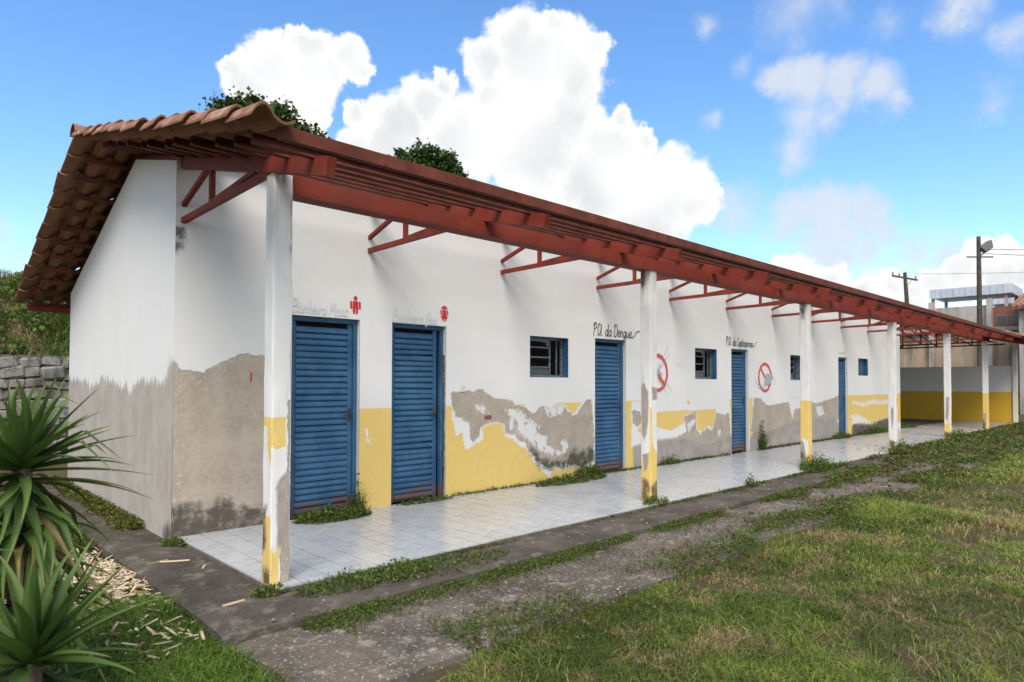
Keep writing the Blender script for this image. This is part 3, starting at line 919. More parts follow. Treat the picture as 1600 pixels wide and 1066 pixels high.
def column(i, x0, y0, z1, spec):
    zs = np.arange(-.04, z1 + .0001, (z1 + .04) / 96)
    nz = len(zs)
    us = np.array([0, .06, .2, .35, .5, .65, .8, .94])
    Vs = []; As = {k: [] for k in LAYERS}
    for f in range(4):
        for u in us:
            for z in zs:
                r = .010 * (1 - min(1, min(u, 1 - u) / .07))        # eased arris
                ns = (float(vnoise(i * 7 + f * 3.1 + u * 2.1, z * 5)) - .5) * .008
                d = r + ns
                if f == 0: p = (x0 + d, y0 + CW * (1 - u))          # left face, u runs towards the viewer
                elif f == 1: p = (x0 + CW * u, y0 + d)              # front
                elif f == 2: p = (x0 + CW - d, y0 + CW * u)
                else: p = (x0 + CW * (1 - u), y0 + CW - d)
                Vs.append((p[0], p[1], z))
        U, Z = np.meshgrid(us, zs, indexing='ij')
        polys = {0: spec['left'], 1: spec['front'], 2: spec['front'], 3: spec['left']}[f]
        pl = {k: [[(a * CW, b) for a, b in q] for q in v] for k, v in polys.items()}
        lay = all_layers(np.stack([U.ravel() * CW, Z.ravel()], 1), pl)
        for k in LAYERS:
            As[k].append(lay[k])
    n = 4 * len(us)
    F = []
    for c in range(n):
        c2 = (c + 1) % n
        for k in range(nz - 1):
            F.append((c * nz + k, c2 * nz + k, c2 * nz + k + 1, c * nz + k + 1))
    F.append(tuple(c * nz + nz - 1 for c in range(n)))
    return mesh_obj('column', Vs, F, M['column'], building, attrs={k: np.concatenate(v) for k, v in As.items()})


BM0, BM1 = 2.743, 2.880
for i, s in enumerate(COLS):
    column(i, CX0 + i * CSP if i < 6 else X_END - .05, CYF, BM1 + .003 if i == 0 else BM0 if i < 5 else BM0 + .0, s)

# front beam in butted lengths, with a lip below
xs = [CX0 + CW, 4.1, 9.3, 14.2, 19.0, 23.35]
for a, b in zip(xs, xs[1:]):
    mb = MB().box(a + .002, b - .002, CYF - .012, CYF + .012, BM0 + .012, BM1).box(a + .002, b - .002, CYF - .012, CYF + CW, BM0, BM0 + .0115).box(a + .002, b - .002, CYF + .0125, CYF + CW, BM1 - .012, BM1)
    mb.build('beam', M['steel'], building)

# trusses
TX0, TSP = -.006, 2.0348
TRW, TRH = .06, .12


def truss(x, full):
    t = empty('truss', (x, 0, 0), building)
    def zr(y): return roof_z(y) - .045 - TRH        # underside of the top chord
    def chord(ya, yb, nm):
        za, zb = zr(ya) + TRH / 2, zr(yb) + TRH / 2
        MB().bar((0, ya, za), (0, yb, zb), TRW, TRH - .004, up=(0, 0, 1)).build(nm, M['steel'], t)
    chord(-2.72, Y_RIDGE, 'top_chord')
    zc = 2.885
    y1 = -1.86
    ze = zr(y1) + .01
    if not full:
        MB().bar((0, .02, zc), (0, y1, ze - .0), .045, .05).build('bottom_chord', M['steel'], t)
        MB().bar((0, .02, zc + .14), (0, -.62, zr(-.62) + .02), .04, .04).build('diagonal', M['steel'], t)
        zl = zc + (ze - zc) * .36
        MB().bar((0, -.70, zl), (0, -.70, zr(-.70) + .01), .042, .042, up=(0, 1, 0)).build('vertical', M['steel'], t)
        MB().bar((0, -.74, zl + .02), (0, -1.60, zr(-1.60) + .01), .038, .038).build('diagonal', M['steel'], t)
    else:
        chord(Y_RIDGE, 4.9, 'top_chord')
        zb = 2.80
        MB().bar((0, y1, zb), (0, Y_BACK - .1, zb - .06), .045, .05).build('bottom_chord', M['steel'], t)
        ysn = [-.9, .2, 1.33, 2.4, 3.4]
        for k, y in enumerate(ysn):
            MB().bar((0, y, zb), (0, y, zr(y) + .01), .04, .04, up=(0, 1, 0)).build('vertical', M['steel'], t)
            if k:
                MB().bar((0, ysn[k - 1], zb), (0, y, zr(y)), .036, .036).build('diagonal', M['steel'], t)


for i in range(14):
    x = TX0 + i * TSP + (.075 if i == 0 else 0)
    truss(x, x > L_WALL + .1)

# battens
R_EXP_F = math.hypot(1, SF); R_EXP_B = math.hypot(1, SB)
NF, NB = 12, 11
DY_F = (Y_RIDGE - Y_EAVE_F) / NF
DY_B = (Y_EAVE_B - Y_RIDGE) / NB
XV0, XV1 = -.55, 28.5
for k in range(NF + 1):
    y = Y_EAVE_F + .05 + k * DY_F
    if y > Y_RIDGE - .03: y = Y_RIDGE - .06
    w, h = (.05, .075) if k == 0 else (.045, .064) if k < 9 else (.045, .045)
    zc = roof_z(y) - h / 2 + (.028 if k == 0 else 0)
    xa = XV0 + .22 + random.uniform(-.03, .03)
    if 0 < k < 9:                                        # folded channel, open towards the eave
        q = MB().box(xa, XV1 - .03, y + w / 2 - .004, y + w / 2, zc - h / 2, zc + h / 2)
        q.box(xa, XV1 - .03, y - w / 2, y + w / 2 - .0045, zc + h / 2 - .007, zc + h / 2).box(xa, XV1 - .03, y - w / 2, y + w / 2 - .0045, zc - h / 2, zc - h / 2 + .014)
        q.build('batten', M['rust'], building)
    else:
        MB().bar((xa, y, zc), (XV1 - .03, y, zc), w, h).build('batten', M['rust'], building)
for k in range(NB):
    y = Y_EAVE_B - .05 - k * DY_B
    zc = roof_z(y) - .0225
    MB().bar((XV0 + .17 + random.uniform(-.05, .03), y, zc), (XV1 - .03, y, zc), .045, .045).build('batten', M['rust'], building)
# end purlin at the back eave
MB().bar((XV0 + .14, Y_EAVE_B - .02, roof_z(Y_EAVE_B) - .06), (XV1, Y_EAVE_B - .02, roof_z(Y_EAVE_B) - .06), .03, .09).build('eave_board', M['steel'], building)

# ------------------------------------------------------------------ roof tiles
TPW = .2075                                          # pitch across


def tile_mesh(length, full=True):
    prof = []
    nseg = 10
    W = TPW * 1.14
    for k in range(nseg + 1):
        u = W * k / nseg
        t = u / W
        z = (.012 + .050 * math.sin(math.pi * t / .5) - .02 * (1 - t * 2) ** 6) if t < .5 else .012 - .026 * math.sin(math.pi * (t - .5) / .5)
        prof.append((u, z))
    T = .015
    V = []
    for (v, dz) in ((0, .032), (length, .0)):
        for u, z in prof: V.append((u, v, z + dz + T))
        for u, z in prof: V.append((u, v, z + dz))
    n = nseg + 1
    F = []
    for k in range(nseg):
        F.append((k, k + 1, 2 * n + k + 1, 2 * n + k))                   # top
        F.append((n + k + 1, n + k, 3 * n + k, 3 * n + k + 1))           # underside
        F.append((n + k, n + k + 1, k + 1, k))                           # lower end
        if full: F.append((2 * n + k, 2 * n + k + 1, 3 * n + k + 1, 3 * n + k))
    if full:
        F.append((n, 0, 2 * n, 3 * n)); F.append((nseg, n + nseg, 3 * n + nseg, 2 * n + nseg))
    return V, F


def tile_matrix(x, y, front):
    s = SF if front else SB
    dirn = Vector((0, 1, s)).normalized() if front else Vector((0, -1, s)).normalized()
    ux = Vector((1, 0, 0)) if front else Vector((-1, 0, 0))
    nz = ux.cross(dirn)
    m = Matrix((ux, dirn, nz)).transposed().to_4x4()
    m.translation = Vector((x, y, roof_z(y) + .004))
    m = m @ Matrix.Rotation(random.gauss(0, .025), 4, 'Z') @ Matrix.Rotation(random.gauss(0, .007), 4, 'X') @ Matrix.Rotation(random.gauss(0, .008), 4, 'Y')
    m.translation += Vector((random.gauss(0, .005), random.gauss(0, .014), abs(random.gauss(0, .005))))
    return m


LT_F = DY_F * R_EXP_F * 1.14
LT_B = DY_B * R_EXP_B * 1.24
tvf, tff = tile_mesh(LT_F); tvb, tfb = tile_mesh(LT_B)
src = {}
massv = []; massf = []
nc = int((XV1 - XV0) / TPW)
tv4 = {True: np.array([v + (1,) for v in tvf]), False: np.array([v + (1,) for v in tvb])}
base_count = 0
FM = {True: np.array(tff), False: np.array(tfb)}
for fr in (True, False):
    nrow = NF if fr else NB
    for c in range(nc):
        for r in range(nrow):
            x = XV0 + c * TPW + (0 if fr else TPW * 1.14)
            y = (Y_EAVE_F - .06 + r * DY_F) if fr else (Y_EAVE_B + .05 - r * DY_B)
            if fr and r < 9 and x < 22.2 and c > (0, 1, 1, 2, 2, 2, 3, 3, 3)[r]:
                continue                                  # no tiles are left over the veranda, only the battens
            m = tile_matrix(x, y, fr)
            if (c < 5) or (fr and x >= 22.2 and r < 3):
                if fr not in src:
                    o = mesh_obj('roof_tile', tvf if fr else tvb, tff if fr else tfb, M['clay'], building)
                    o.matrix_local = m; src[fr] = o
                else:
                    inst(src[fr], building, m)
            else:
                mm = np.array(m)
                massv.append((tv4[fr] @ mm.T)[:, :3])
                massf.append(FM[fr] + base_count)
                base_count += len(tv4[fr])
tag(mesh_obj('remaining_roof_tiles', np.concatenate(massv), np.concatenate(massf), M['clay'], building), kind='stuff')
# ridge tiles
src_r = None
mb = MB()
n = 9
V = []
for v, R in ((0, .125), (.42, .105)):
    for th in (0, .014):
        for k in range(n):
            a = math.pi * k / (n - 1)
            V.append((v, math.cos(a) * (R - th), math.sin(a) * (R - th) * .8 - .01))
F = []
for k in range(n - 1):
    F += [(k, k + 1, 2 * n + k + 1, 2 * n + k), (n + k + 1, n + k, 3 * n + k, 3 * n + k + 1), (n + k, n + k + 1, k + 1, k), (2 * n + k, 2 * n + k + 1, 3 * n + k + 1, 3 * n + k)]
x = XV0 - .02
while x < XV1:
    m = Matrix.Translation((x, Y_RIDGE + random.gauss(0, .006), Z_RIDGE + .035 + random.uniform(0, .01))) @ Matrix.Rotation(random.gauss(0, .02), 4, 'Z') @ Matrix.Rotation(.02, 4, 'Y')
    if src_r is None:
        src_r = mesh_obj('ridge_tile', V, F, M['clay'], building); src_r.matrix_local = m
    else:
        inst(src_r, building, m)
    x += .36

# ------------------------------------------------------------------ doors
def slat_mesh(w):
    prof = [(.002, .002), (-.013, -.001), (-.020, .006), (-.020, .022), (-.014, .042), (-.004, .054), (.004, .0655), (.010, .0655), (.010, .002)]
    n = len(prof)
    V = [(x, y, z) for x in (0, w) for y, z in prof]
    F = [(k, (k + 1) % n, n + (k + 1) % n, n + k) for k in range(n)] + [tuple(range(n))[::-1], tuple(range(n, 2 * n))]
    return V, F


def door(x0, x1, broken=False):
    d = empty('door', (x0, 0, 0), building)
    W = x1 - x0
    fw = .05
    yf = .050                                            # front of the frame, behind the wall face
    frame = MB().box(.003, fw, yf, yf + .06, 0, DOOR_H - .003).box(fw + .0005, W - fw - .0005, yf, yf + .06, DOOR_H - fw, DOOR_H - .003)
    if not broken:
        frame.box(W - fw, W - .003, yf, yf + .06, 0, DOOR_H - .003)
    else:
        pts = [(W - .03, yf + .03, DOOR_H - .01), (W - .035, yf + .02, 1.5), (W - .055, yf - .005, 1.1), (W - .06, yf - .01, .7), (W - .04, yf + .02, 0)]
        for p, q in zip(pts, pts[1:]):
            frame.bar(p, q, .042, .05, up=(0, 1, 0))
    frame.build('door_frame', M['door'], d)
    lw0, lw1 = fw + .006, W - fw - (.05 if broken else .006)
    leaf_y = yf + .034
    st = .055
    leaf = MB().box(lw0, lw0 + .022, leaf_y - .012, leaf_y + .01, .015, DOOR_H - fw - .008).box(lw1 - st, lw1, leaf_y - .016, leaf_y + .01, .015, DOOR_H - fw - .008)
    leaf.box(lw0 + .0225, lw1 - st - .0005, leaf_y - .004, leaf_y + .01, .012, .032)
    leaf = leaf.build('leaf_frame', M['door'], d)
    sv, sf = slat_mesh(lw1 - st - lw0 - .024)
    z = .034
    first = None
    k = 0
    while z < DOOR_H - fw - .07:
        m = Matrix.Translation((lw0 + .0235, leaf_y + random.uniform(-.001, .001), z)) @ Matrix.Rotation(random.gauss(0, .008 if broken else .003), 4, 'Y') @ Matrix.Rotation(random.gauss(0, .05), 4, 'X')
        if first is None:
            first = mesh_obj('slat', sv, sf, M['door'], d); first.matrix_local = m
        else:
            inst(first, d, m)
        z += .0655; k += 1
    h = MB().box(lw1 - .045, lw1 - .012, leaf_y - .022, leaf_y - .0165, .98, 1.12, .002).bar((lw1 - .03, leaf_y - .022, 1.05), (lw1 - .03, leaf_y - .055, 1.05), .014, .014).bar((lw1 - .03, leaf_y - .052, 1.05), (lw1 - .12, leaf_y - .052, 1.045), .012, .014)
    h.build('handle', M['pole'], d)
    return d


for i, (a, b) in enumerate(DOORS):
    dd = door(a, b, i == 1)
    if i == 1:
        dd['label'] = 'buckled blue door with its right jamb sprung from the broken wall edge'
# broken masonry in the gap beside the buckled door
mb = MB()
zz = .02
while zz < 1.75:
    h = random.uniform(.05, .1)
    w = random.uniform(.012, .028) * (1.0 if zz > .3 else .6)
    mb.box(DOORS[1][1] - w, DOORS[1][1] - .0015, .012 + random.uniform(0, .012), .12, zz, zz + h - .008, .004)
    zz += h
mb.build('broken_masonry', M['mortar'], building)

# ------------------------------------------------------------------ windows
def window(x0, x1, z0, z1, style):
    w = empty('window', (x0, 0, z0), building)
    W, H = x1 - x0, z1 - z0
    T = .008
    rv = MB().box(.001, T, .003, .147, T + .0005, H - T - .0005).box(W - T, W - .001, .003, .147, T + .0005, H - T - .0005).box(.001, W - .001, .003, .147, .001, T).box(.001, W - .001, .003, .147, H - T, H - .001)
    rv.build('window_reveal', M['door'], w)
    y0, y1 = .108, .138
    a, b = T + .002, W - T - .002
    fr = MB().box(a, a + .025, y0, y1, T + .001, H - T - .001).box(b - .025, b, y0, y1, T + .001, H - T - .001).box(a + .0255, b - .0255, y0, y1, T + .001, T + .026).box(a + .0255, b - .0255, y0, y1, H - T - .026, H - T - .001)
    fr.build('window_frame', M['winmetal'], w)
    if style == 'shut':
        for k in range(4):
            q = (b - a - .052) / 4
            MB().box(a + .026 + k * q + .002, a + .026 + (k + 1) * q - .002, y0 - .012, y1 - .012, T + .028, H - T - .028, .004).build('shutter_board', M['door'], w)
        return w
    mx = a + (b - a) * .66
    MB().box(mx - .009, mx + .009, y0 + .002, y1 - .002, T + .027, H - T - .027).build('mullion', M['winmetal'], w)
    for k in range(1, 4):
        z = T + (H - 2 * T) * k / 4
        MB().box(a + .026, mx - .0095, y0 - .006, y1 - .004, z - .008, z + .008).build('louver_bar', M['winmetal'], w)
    # what is left of the panes
    q = (H - 2 * T) / 4
    MB().add([(a + .03, y0 + .01, T + .03), (mx - .014, y0 + .012, T + .03), (mx - .014, y0 + .012, T + q - .016), (a + .03, y0 + .01, T + q - .016),
              (a + .03, y0 + .014, T + .03), (mx - .014, y0 + .016, T + .03), (mx - .014, y0 + .016, T + q - .016), (a + .03, y0 + .014, T + q - .016)],
             [(0, 1, 2, 3), (7, 6, 5, 4), (0, 4, 5, 1), (3, 2, 6, 7), (0, 3, 7, 4), (1, 5, 6, 2)]).build('pane', M['glass'], w)
    if style == 'broken':
        zt = H - T - .028; zl = T + 3 * q + .014
        prof = [(a + .03, zt), (mx - .014, zt), (mx - .014, zl), (mx - .08, zl + .02), (mx - .06, zl + .06), (mx - .16, zt - .03), (a + .10, zt - .02), (a + .03, zl + .03)]
        V = [(x, y0 + .012, z) for x, z in prof] + [(x, y0 + .016, z) for x, z in prof]
        n = len(prof)
        F = [tuple(range(n)), tuple(range(n, 2 * n))[::-1]] + [(k, n + k, n + (k + 1) % n, (k + 1) % n) for k in range(n)]
        mesh_obj('broken_pane', V, F, M['glass'], w)
    qx = mx + (b - mx) * .55
    MB().box(qx - .006, qx + .006, y0 + .004, y1 - .004, T + .027, H - T - .027).build('glazing_bar', M['winmetal'], w)
    return w


for wv, st in zip(WINS, ('broken', 'broken', 'plain', 'shut')):
    window(*wv, st)

# ------------------------------------------------------------------ painted marks on the front wall
GL = {
 'a': (.5, [[(.4, .45), (.25, .5), (.08, .38), (.05, .15), (.18, 0), (.33, .1), (.4, .45), (.4, .1), (.5, 0)]]),
 'c': (.42, [[(.38, .4), (.22, .5), (.06, .3), (.1, .06), (.25, 0), (.4, .1)]]),
 'd': (.54, [[(.4, .4), (.22, .5), (.05, .25), (.18, 0), (.36, .15), (.45, 1.0), (.42, .1), (.52, 0)]]),
 'e': (.42, [[(.06, .22), (.35, .3), (.3, .48), (.15, .48), (.04, .25), (.15, .02), (.4, .1)]]),
 'f': (.36, [[(.0, 0), (.2, .5), (.35, .95), (.25, 1.0), (.15, .6), (.1, -.3)], [(.02, .45), (.35, .48)]]),
 'g': (.5, [[(.38, .42), (.2, .5), (.05, .25), (.18, .02), (.36, .2), (.4, .45), (.35, -.25), (.15, -.35), (.1, -.2), (.5, .05)]]),
 'h': (.47, [[(.05, 0), (.12, 1)], [(.07, .3), (.22, .5), (.35, .4), (.35, .08), (.45, 0)]]),
 'i': (.22, [[(.08, .48), (.08, .06), (.2, 0)], [(.1, .66), (.12, .72)]]),
 'm': (.62, [[(.03, 0), (.06, .48)], [(.06, .3), (.18, .5), (.26, .4), (.26, 0)], [(.26, .3), (.4, .5), (.48, .4), (.5, .05), (.6, 0)]]),
 'n': (.46, [[(.04, 0), (.06, .48)], [(.06, .3), (.2, .5), (.32, .4), (.33, .06), (.44, 0)]]),
 'o': (.44, [[(.22, .5), (.06, .3), (.12, .02), (.3, .02), (.38, .3), (.24, .5), (.42, .42)]]),
 'p': (.42, [[(.08, .5), (.02, -.35)], [(.07, .35), (.22, .5), (.36, .3), (.25, .03), (.08, .1)]]),
 'r': (.34, [[(.05, 0), (.08, .48)], [(.07, .3), (.2, .48), (.32, .45)]]),
 's': (.36, [[(.32, .45), (.15, .48), (.1, .33), (.3, .2), (.25, .02), (.03, .05)]]),
 't': (.3, [[(.15, .9), (.1, .1), (.22, 0)], [(0, .55), (.3, .58)]]),
 'u': (.5, [[(.05, .48), (.06, .1), (.2, 0), (.34, .2), (.36, .48), (.37, .08), (.48, 0)]]),
 'A': (.66, [[(.3, .8), (.2, 1.0), (.05, .7), (.05, .2), (.2, 0), (.4, .3), (.5, .95), (.48, .1), (.6, 0)]]),
 'B': (.6, [[(.08, 0), (.12, 1)], [(.02, .85), (.2, 1.02), (.45, .95), (.45, .65), (.15, .53), (.48, .45), (.52, .15), (.3, 0), (.05, .05)]]),
 'D': (.64, [[(.15, 1.0), (.12, 0)], [(.0, .8), (.2, 1.02), (.5, .8), (.55, .35), (.35, 0), (.05, .05)]]),
 'L': (.5, [[(.35, .85), (.25, 1.0), (.15, .8), (.18, .2), (.05, .05), (.25, .08), (.5, 0)]]),
 'M': (.72, [[(.02, 0), (.12, 1), (.3, .3), (.5, 1.0), (.55, .05), (.65, 0)]]),
 'P': (.5, [[(.18, .95), (.1, -.05)], [(.0, .7), (.1, 1.0), (.4, .95), (.45, .65), (.18, .5)]]),
 '.': (.16, [[(.04, .0), (.06, .05)]]), ' ': (.3, []),
}


def smooth_line(p, sub=5):
    if len(p) < 3: return p
    q = []
    P = [p[0]] + list(p) + [p[-1]]
    for i in range(1, len(P) - 2):
        for s in range(sub):
            t = s / sub
            q.append(tuple(.5 * ((2 * P[i][k]) + (-P[i - 1][k] + P[i + 1][k]) * t + (2 * P[i - 1][k] - 5 * P[i][k] + 4 * P[i + 1][k] - P[i + 2][k]) * t * t + (-P[i - 1][k] + 3 * P[i][k] - 3 * P[i + 1][k] + P[i + 2][k]) * t ** 3) for k in (0, 1)))
    q.append(tuple(p[-1]))
    return q


PAINT_Y = -.0055


def ribbon(mb, line, w, y):
    n = len(line)
    pts = []
    for i, (x, z) in enumerate(line):
        a = line[max(i - 1, 0)]; b = line[min(i + 1, n - 1)]
        dx, dz = b[0] - a[0], b[1] - a[1]
        l = math.hypot(dx, dz) or 1
        ww = w * (.85 + .3 * random.random())
        yi = y - .00003 * i
        pts.append(((x - dz / l * ww / 2, yi, z + dx / l * ww / 2), (x + dz / l * ww / 2, yi, z - dx / l * ww / 2)))
    vs = [p for q in pts for p in q]
    mb.add(vs, [(2 * i, 2 * i + 1, 2 * i + 3, 2 * i + 2) for i in range(n - 1)])


def lettering(name, text, x0, x1, z0, h, mat, w, rise=0.0, extra=None):
    tot = sum(GL[c][0] for c in text)
    sx = (x1 - x0) / tot
    mb = MB()
    x = 0
    k = 0
    for c in text:
        for st in GL[c][1]:
            ln = [(x0 + (x + px) * sx + pz * h * .12, z0 + pz * h + rise * (x / tot)) for px, pz in smooth_line(st)]
            ribbon(mb, ln, w, PAINT_Y - .0001 * k); k += 1
        x += GL[c][0]
    if extra:
        ribbon(mb, smooth_line(extra), w, PAINT_Y - .0022)
    return mb.build(name, mat, front_wall)


lettering('lettering', 'Banheiro Masc', 1.11, 1.76, 2.13, .135, M['bluep'], .014)
lettering('lettering', 'Banheiro fem', 2.33, 2.98, 2.115, .135, M['bluep'], .014)
lettering('lettering', 'P.A. da Dengue', 5.99, 6.99, 2.148, .19, M['black'], .014, .0, [(6.97, 2.15), (7.05, 2.17), (7.13, 2.25), (7.22, 2.27)])
lettering('lettering', 'P.A. da Leptospirose', 10.14, 11.28, 2.165, .17, M['black'], .014, .0, [(11.28, 2.17), (11.36, 2.20), (11.46, 2.28)])
mb = MB()                                              # too faded to read: a worn brush scrawl
ribbon(mb, smooth_line([(16.12, 2.29), (16.14, 2.20), (16.2, 2.235), (16.24, 2.195), (16.30, 2.23), (16.33, 2.19), (16.40, 2.215), (16.44, 2.19), (16.52, 2.22), (16.62, 2.27)]), .014, PAINT_Y)
mb.build('worn_brush_mark', M['greyp'], front_wall)


def disc(mb, cx, cz, rx, rz, y, n=20):
    mb.add([(cx + rx * math.cos(2 * math.pi * k / n), y, cz + rz * math.sin(2 * math.pi * k / n)) for k in range(n)], [tuple(range(n))[::-1]])


def poly(mb, pts, y):
    mb.add([(x, y, z) for x, z in pts], [tuple(range(len(pts)))])


def ring(mb, cx, cz, r, w, y, n=48):
    ribbon(mb, [(cx + r * math.cos(2 * math.pi * k / n), cz + r * math.sin(2 * math.pi * k / n)) for k in range(n + 1)], w, y)


mb = MB()                                              # man
cx, z0 = 1.853, 2.165
disc(mb, cx, z0 + .168, .024, .024, PAINT_Y)
for pts in ([(-.034, .135), (.034, .135), (.034, .06), (.031, 0), (.006, 0), (.004, .055), (-.004, .055), (-.006, 0), (-.031, 0), (-.034, .06)],
            [(-.066, .125), (-.058, .135), (-.042, .135), (-.042, .055), (-.060, .050), (-.066, .06)], [(.066, .125), (.058, .135), (.042, .135), (.042, .055), (.060, .050), (.066, .06)]):
    poly(mb, [(cx + a, z0 + b) for a, b in pts], PAINT_Y)
mb.build('restroom_sign', M['red'], front_wall)
mb = MB()                                              # woman
cx, z0 = 3.093, 2.165
disc(mb, cx, z0 + .165, .026, .024, PAINT_Y)
for pts in ([(-.030, .135), (.030, .135), (.026, .095), (.052, .035), (.030, .030), (.030, 0), (.010, 0), (.006, .03), (-.006, .03), (-.010, 0), (-.030, 0), (-.030, .03), (-.052, .035), (-.026, .095)],
            [(-.062, .12), (-.050, .135), (-.036, .13), (-.040, .085), (-.058, .065)], [(.062, .12), (.050, .135), (.036, .13), (.040, .085), (.058, .065)],
            [(-.05, .150), (-.03, .185), (-.026, .16), (-.036, .145)], [(.05, .150), (.03, .185), (.026, .16), (.036, .145)]):
    poly(mb, [(cx + a, z0 + b) for a, b in pts], PAINT_Y)
mb.build('restroom_sign', M['red'], front_wall)
# barred circles
for (cx, cz, r, kind) in ((7.74, 1.582, .30, 'mosquito'), (11.84, 1.535, .29, 'rat')):
    s = empty('painted_ban_sign', (0, 0, 0), front_wall)
    mb = MB()
    ring(mb, cx, cz, r, .062, PAINT_Y)
    ribbon(mb, [(cx - .20, cz + .20), (cx, cz), (cx + .20, cz - .20)], .055, PAINT_Y - .001)
    mb.build('ring', M['palered'], s)
    mb = MB()
    if kind == 'mosquito':
        for ln in ([(-.12, .03), (0, .04), (.1, .0), (.16, -.06)], [(0, .04), (.12, .16), (.2, .30), (.34, .48)], [(.02, .04), (.14, .12), (.28, .26), (.34, .32)], [(.03, .02), (.15, -.1), (.3, -.2), (.46, -.32)], [(.02, .0), (.06, -.14), (.2, -.26), (.3, -.36)], [(.0, .0), (.03, -.12), (.1, -.16)], [(-.12, .03), (-.2, -.1)], [(0, .05), (.05, .14), (.11, .11), (.02, .04)]):
            ribbon(mb, smooth_line([(cx + a, cz + b) for a, b in ln]), .008, PAINT_Y - .0018)
        poly(mb, [(cx + a, cz + b) for a, b in ((-.13, .02), (-.06, .06), (.06, .05), (.15, -.03), (.05, -.02), (-.06, -.01))], PAINT_Y - .0016)
    else:
        poly(mb, [(cx + a, cz + b) for a, b in ((-.05, -.14), (.02, .04), (.12, .10), (.22, .06), (.34, .12), (.36, .04), (.42, -.03), (.33, -.04), (.3, -.12), (.1, -.18))], PAINT_Y - .0016)
        for ln in ([(-.02, -.12), (-.15, -.2), (-.3, -.16), (-.42, -.1), (-.48, -.04)], [(.05, -.14), (-.05, -.22), (-.2, -.24), (-.35, -.2)], [(.38, .02), (.46, -.05), (.5, -.14)]):
            ribbon(mb, smooth_line([(cx + a, cz + b) for a, b in ln]), .012, PAINT_Y - .0018)
    mb.build('drawing', M['greyp'], s)
mb = MB()
for k in range(9):
    ribbon(mb, [(8.34 + k * .027, 1.715 + random.uniform(0, .01)), (8.345 + k * .027, 1.75 + random.uniform(0, .012))], .012, PAINT_Y)
mb.build('faded_blue_mark', M['bluep'], front_wall)
MB().box(3.366, 3.436, -.012, -.002, 1.288, 1.388, .004).box(3.385, 3.417, -.016, -.0125, 1.30, 1.335, .002).box(3.385, 3.417, -.016, -.0125, 1.342, 1.376, .002).build('wall_socket', M['socket'], front_wall)
MB().box(3.768, 3.885, -.010, .01, .932, .980, .004).build('exposed_brick', M['brick'], front_wall)
mb = MB(); ribbon(mb, [(.705, 1.41), (.703, 1.44), (.706, 1.47), (.704, 1.50)], .014, PAINT_Y); mb.build('red_paint_mark', M['red'], front_wall)

# ------------------------------------------------------------------ vegetation helpers
def hsvmix(a, b, t):
    a = np.array(a); b = np.array(b)
    return a[None, :] * (1 - t[:, None]) + b[None, :] * t[:, None]


def blades(P, H, W, lean, tint, rng):
    """grass blades: P (n,3) roots, H heights, W widths; five vertices each"""
    n = len(P)
    az = rng.random(n) * 2 * np.pi
    fd = np.stack([np.cos(az), np.sin(az), np.zeros(n)], 1)
    la = rng.random(n) * 2 * np.pi
    ld = np.stack([np.cos(la), np.sin(la), np.zeros(n)], 1) * (lean * (0.3 + rng.random(n)))[:, None]
    up = np.array([0, 0, 1.0])
    mid = P + up * (H * .55)[:, None] + ld * (H * .35)[:, None]
    tip = P + up * (H * (1 - .35 * np.minimum(1, lean)))[:, None] + ld * (H * 1.0)[:, None]
    w = fd * (W / 2)[:, None]
    V = np.empty((n, 5, 3))
    V[:, 0] = P - w; V[:, 1] = P + w; V[:, 2] = mid + w * .8; V[:, 3] = mid - w * .8; V[:, 4] = tip
    i = np.arange(n)[:, None] * 5
    F = np.concatenate([i + np.array([[0, 1, 2]]), i + np.array([[0, 2, 3]]), i + np.array([[3, 2, 4]])], 0)
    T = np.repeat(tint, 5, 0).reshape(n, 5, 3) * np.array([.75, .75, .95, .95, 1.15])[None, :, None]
    return V.reshape(-1, 3), F, T.reshape(-1, 3)


def leaves(P, S, tint, rng, flat=.6, aspect=1.8):
    """broad leaves: kite of four vertices, folded along the midrib"""
    n = len(P)
    d = rng.normal(size=(n, 3)); d[:, 2] = d[:, 2] * (1 - flat) + .15
    d /= np.linalg.norm(d, axis=1)[:, None]
    u = rng.normal(size=(n, 3)) * (1 - flat) + np.array([0, 0, 1.0])
    s = np.cross(d, u); s /= np.linalg.norm(s, axis=1)[:, None]
    nn = np.cross(s, d)
    L = S[:, None]
    V = np.empty((n, 4, 3))
    V[:, 0] = P; V[:, 2] = P + d * L
    V[:, 1] = P + d * L * .5 + s * L / aspect / 1.2 + nn * L * .12
    V[:, 3] = P + d * L * .5 - s * L / aspect / 1.2 + nn * L * .12
    i = np.arange(n)[:, None] * 4
    F = np.concatenate([i + np.array([[0, 1, 2]]), i + np.array([[0, 2, 3]])], 0)
    return V.reshape(-1, 3), F, np.repeat(tint, 4, 0)


def merge(parts):
    V = []; F = []; T = []; b = 0
    for v, f, t in parts:
        V.append(v); F.append(f + b); T.append(t); b += len(v)
    return np.concatenate(V), np.concatenate(F), np.concatenate(T)


G_DARK, G_LIGHT, G_DRY, G_BROWN = (.075, .118, .022), (.30, .365, .072), (.50, .40, .19), (.24, .16, .085)


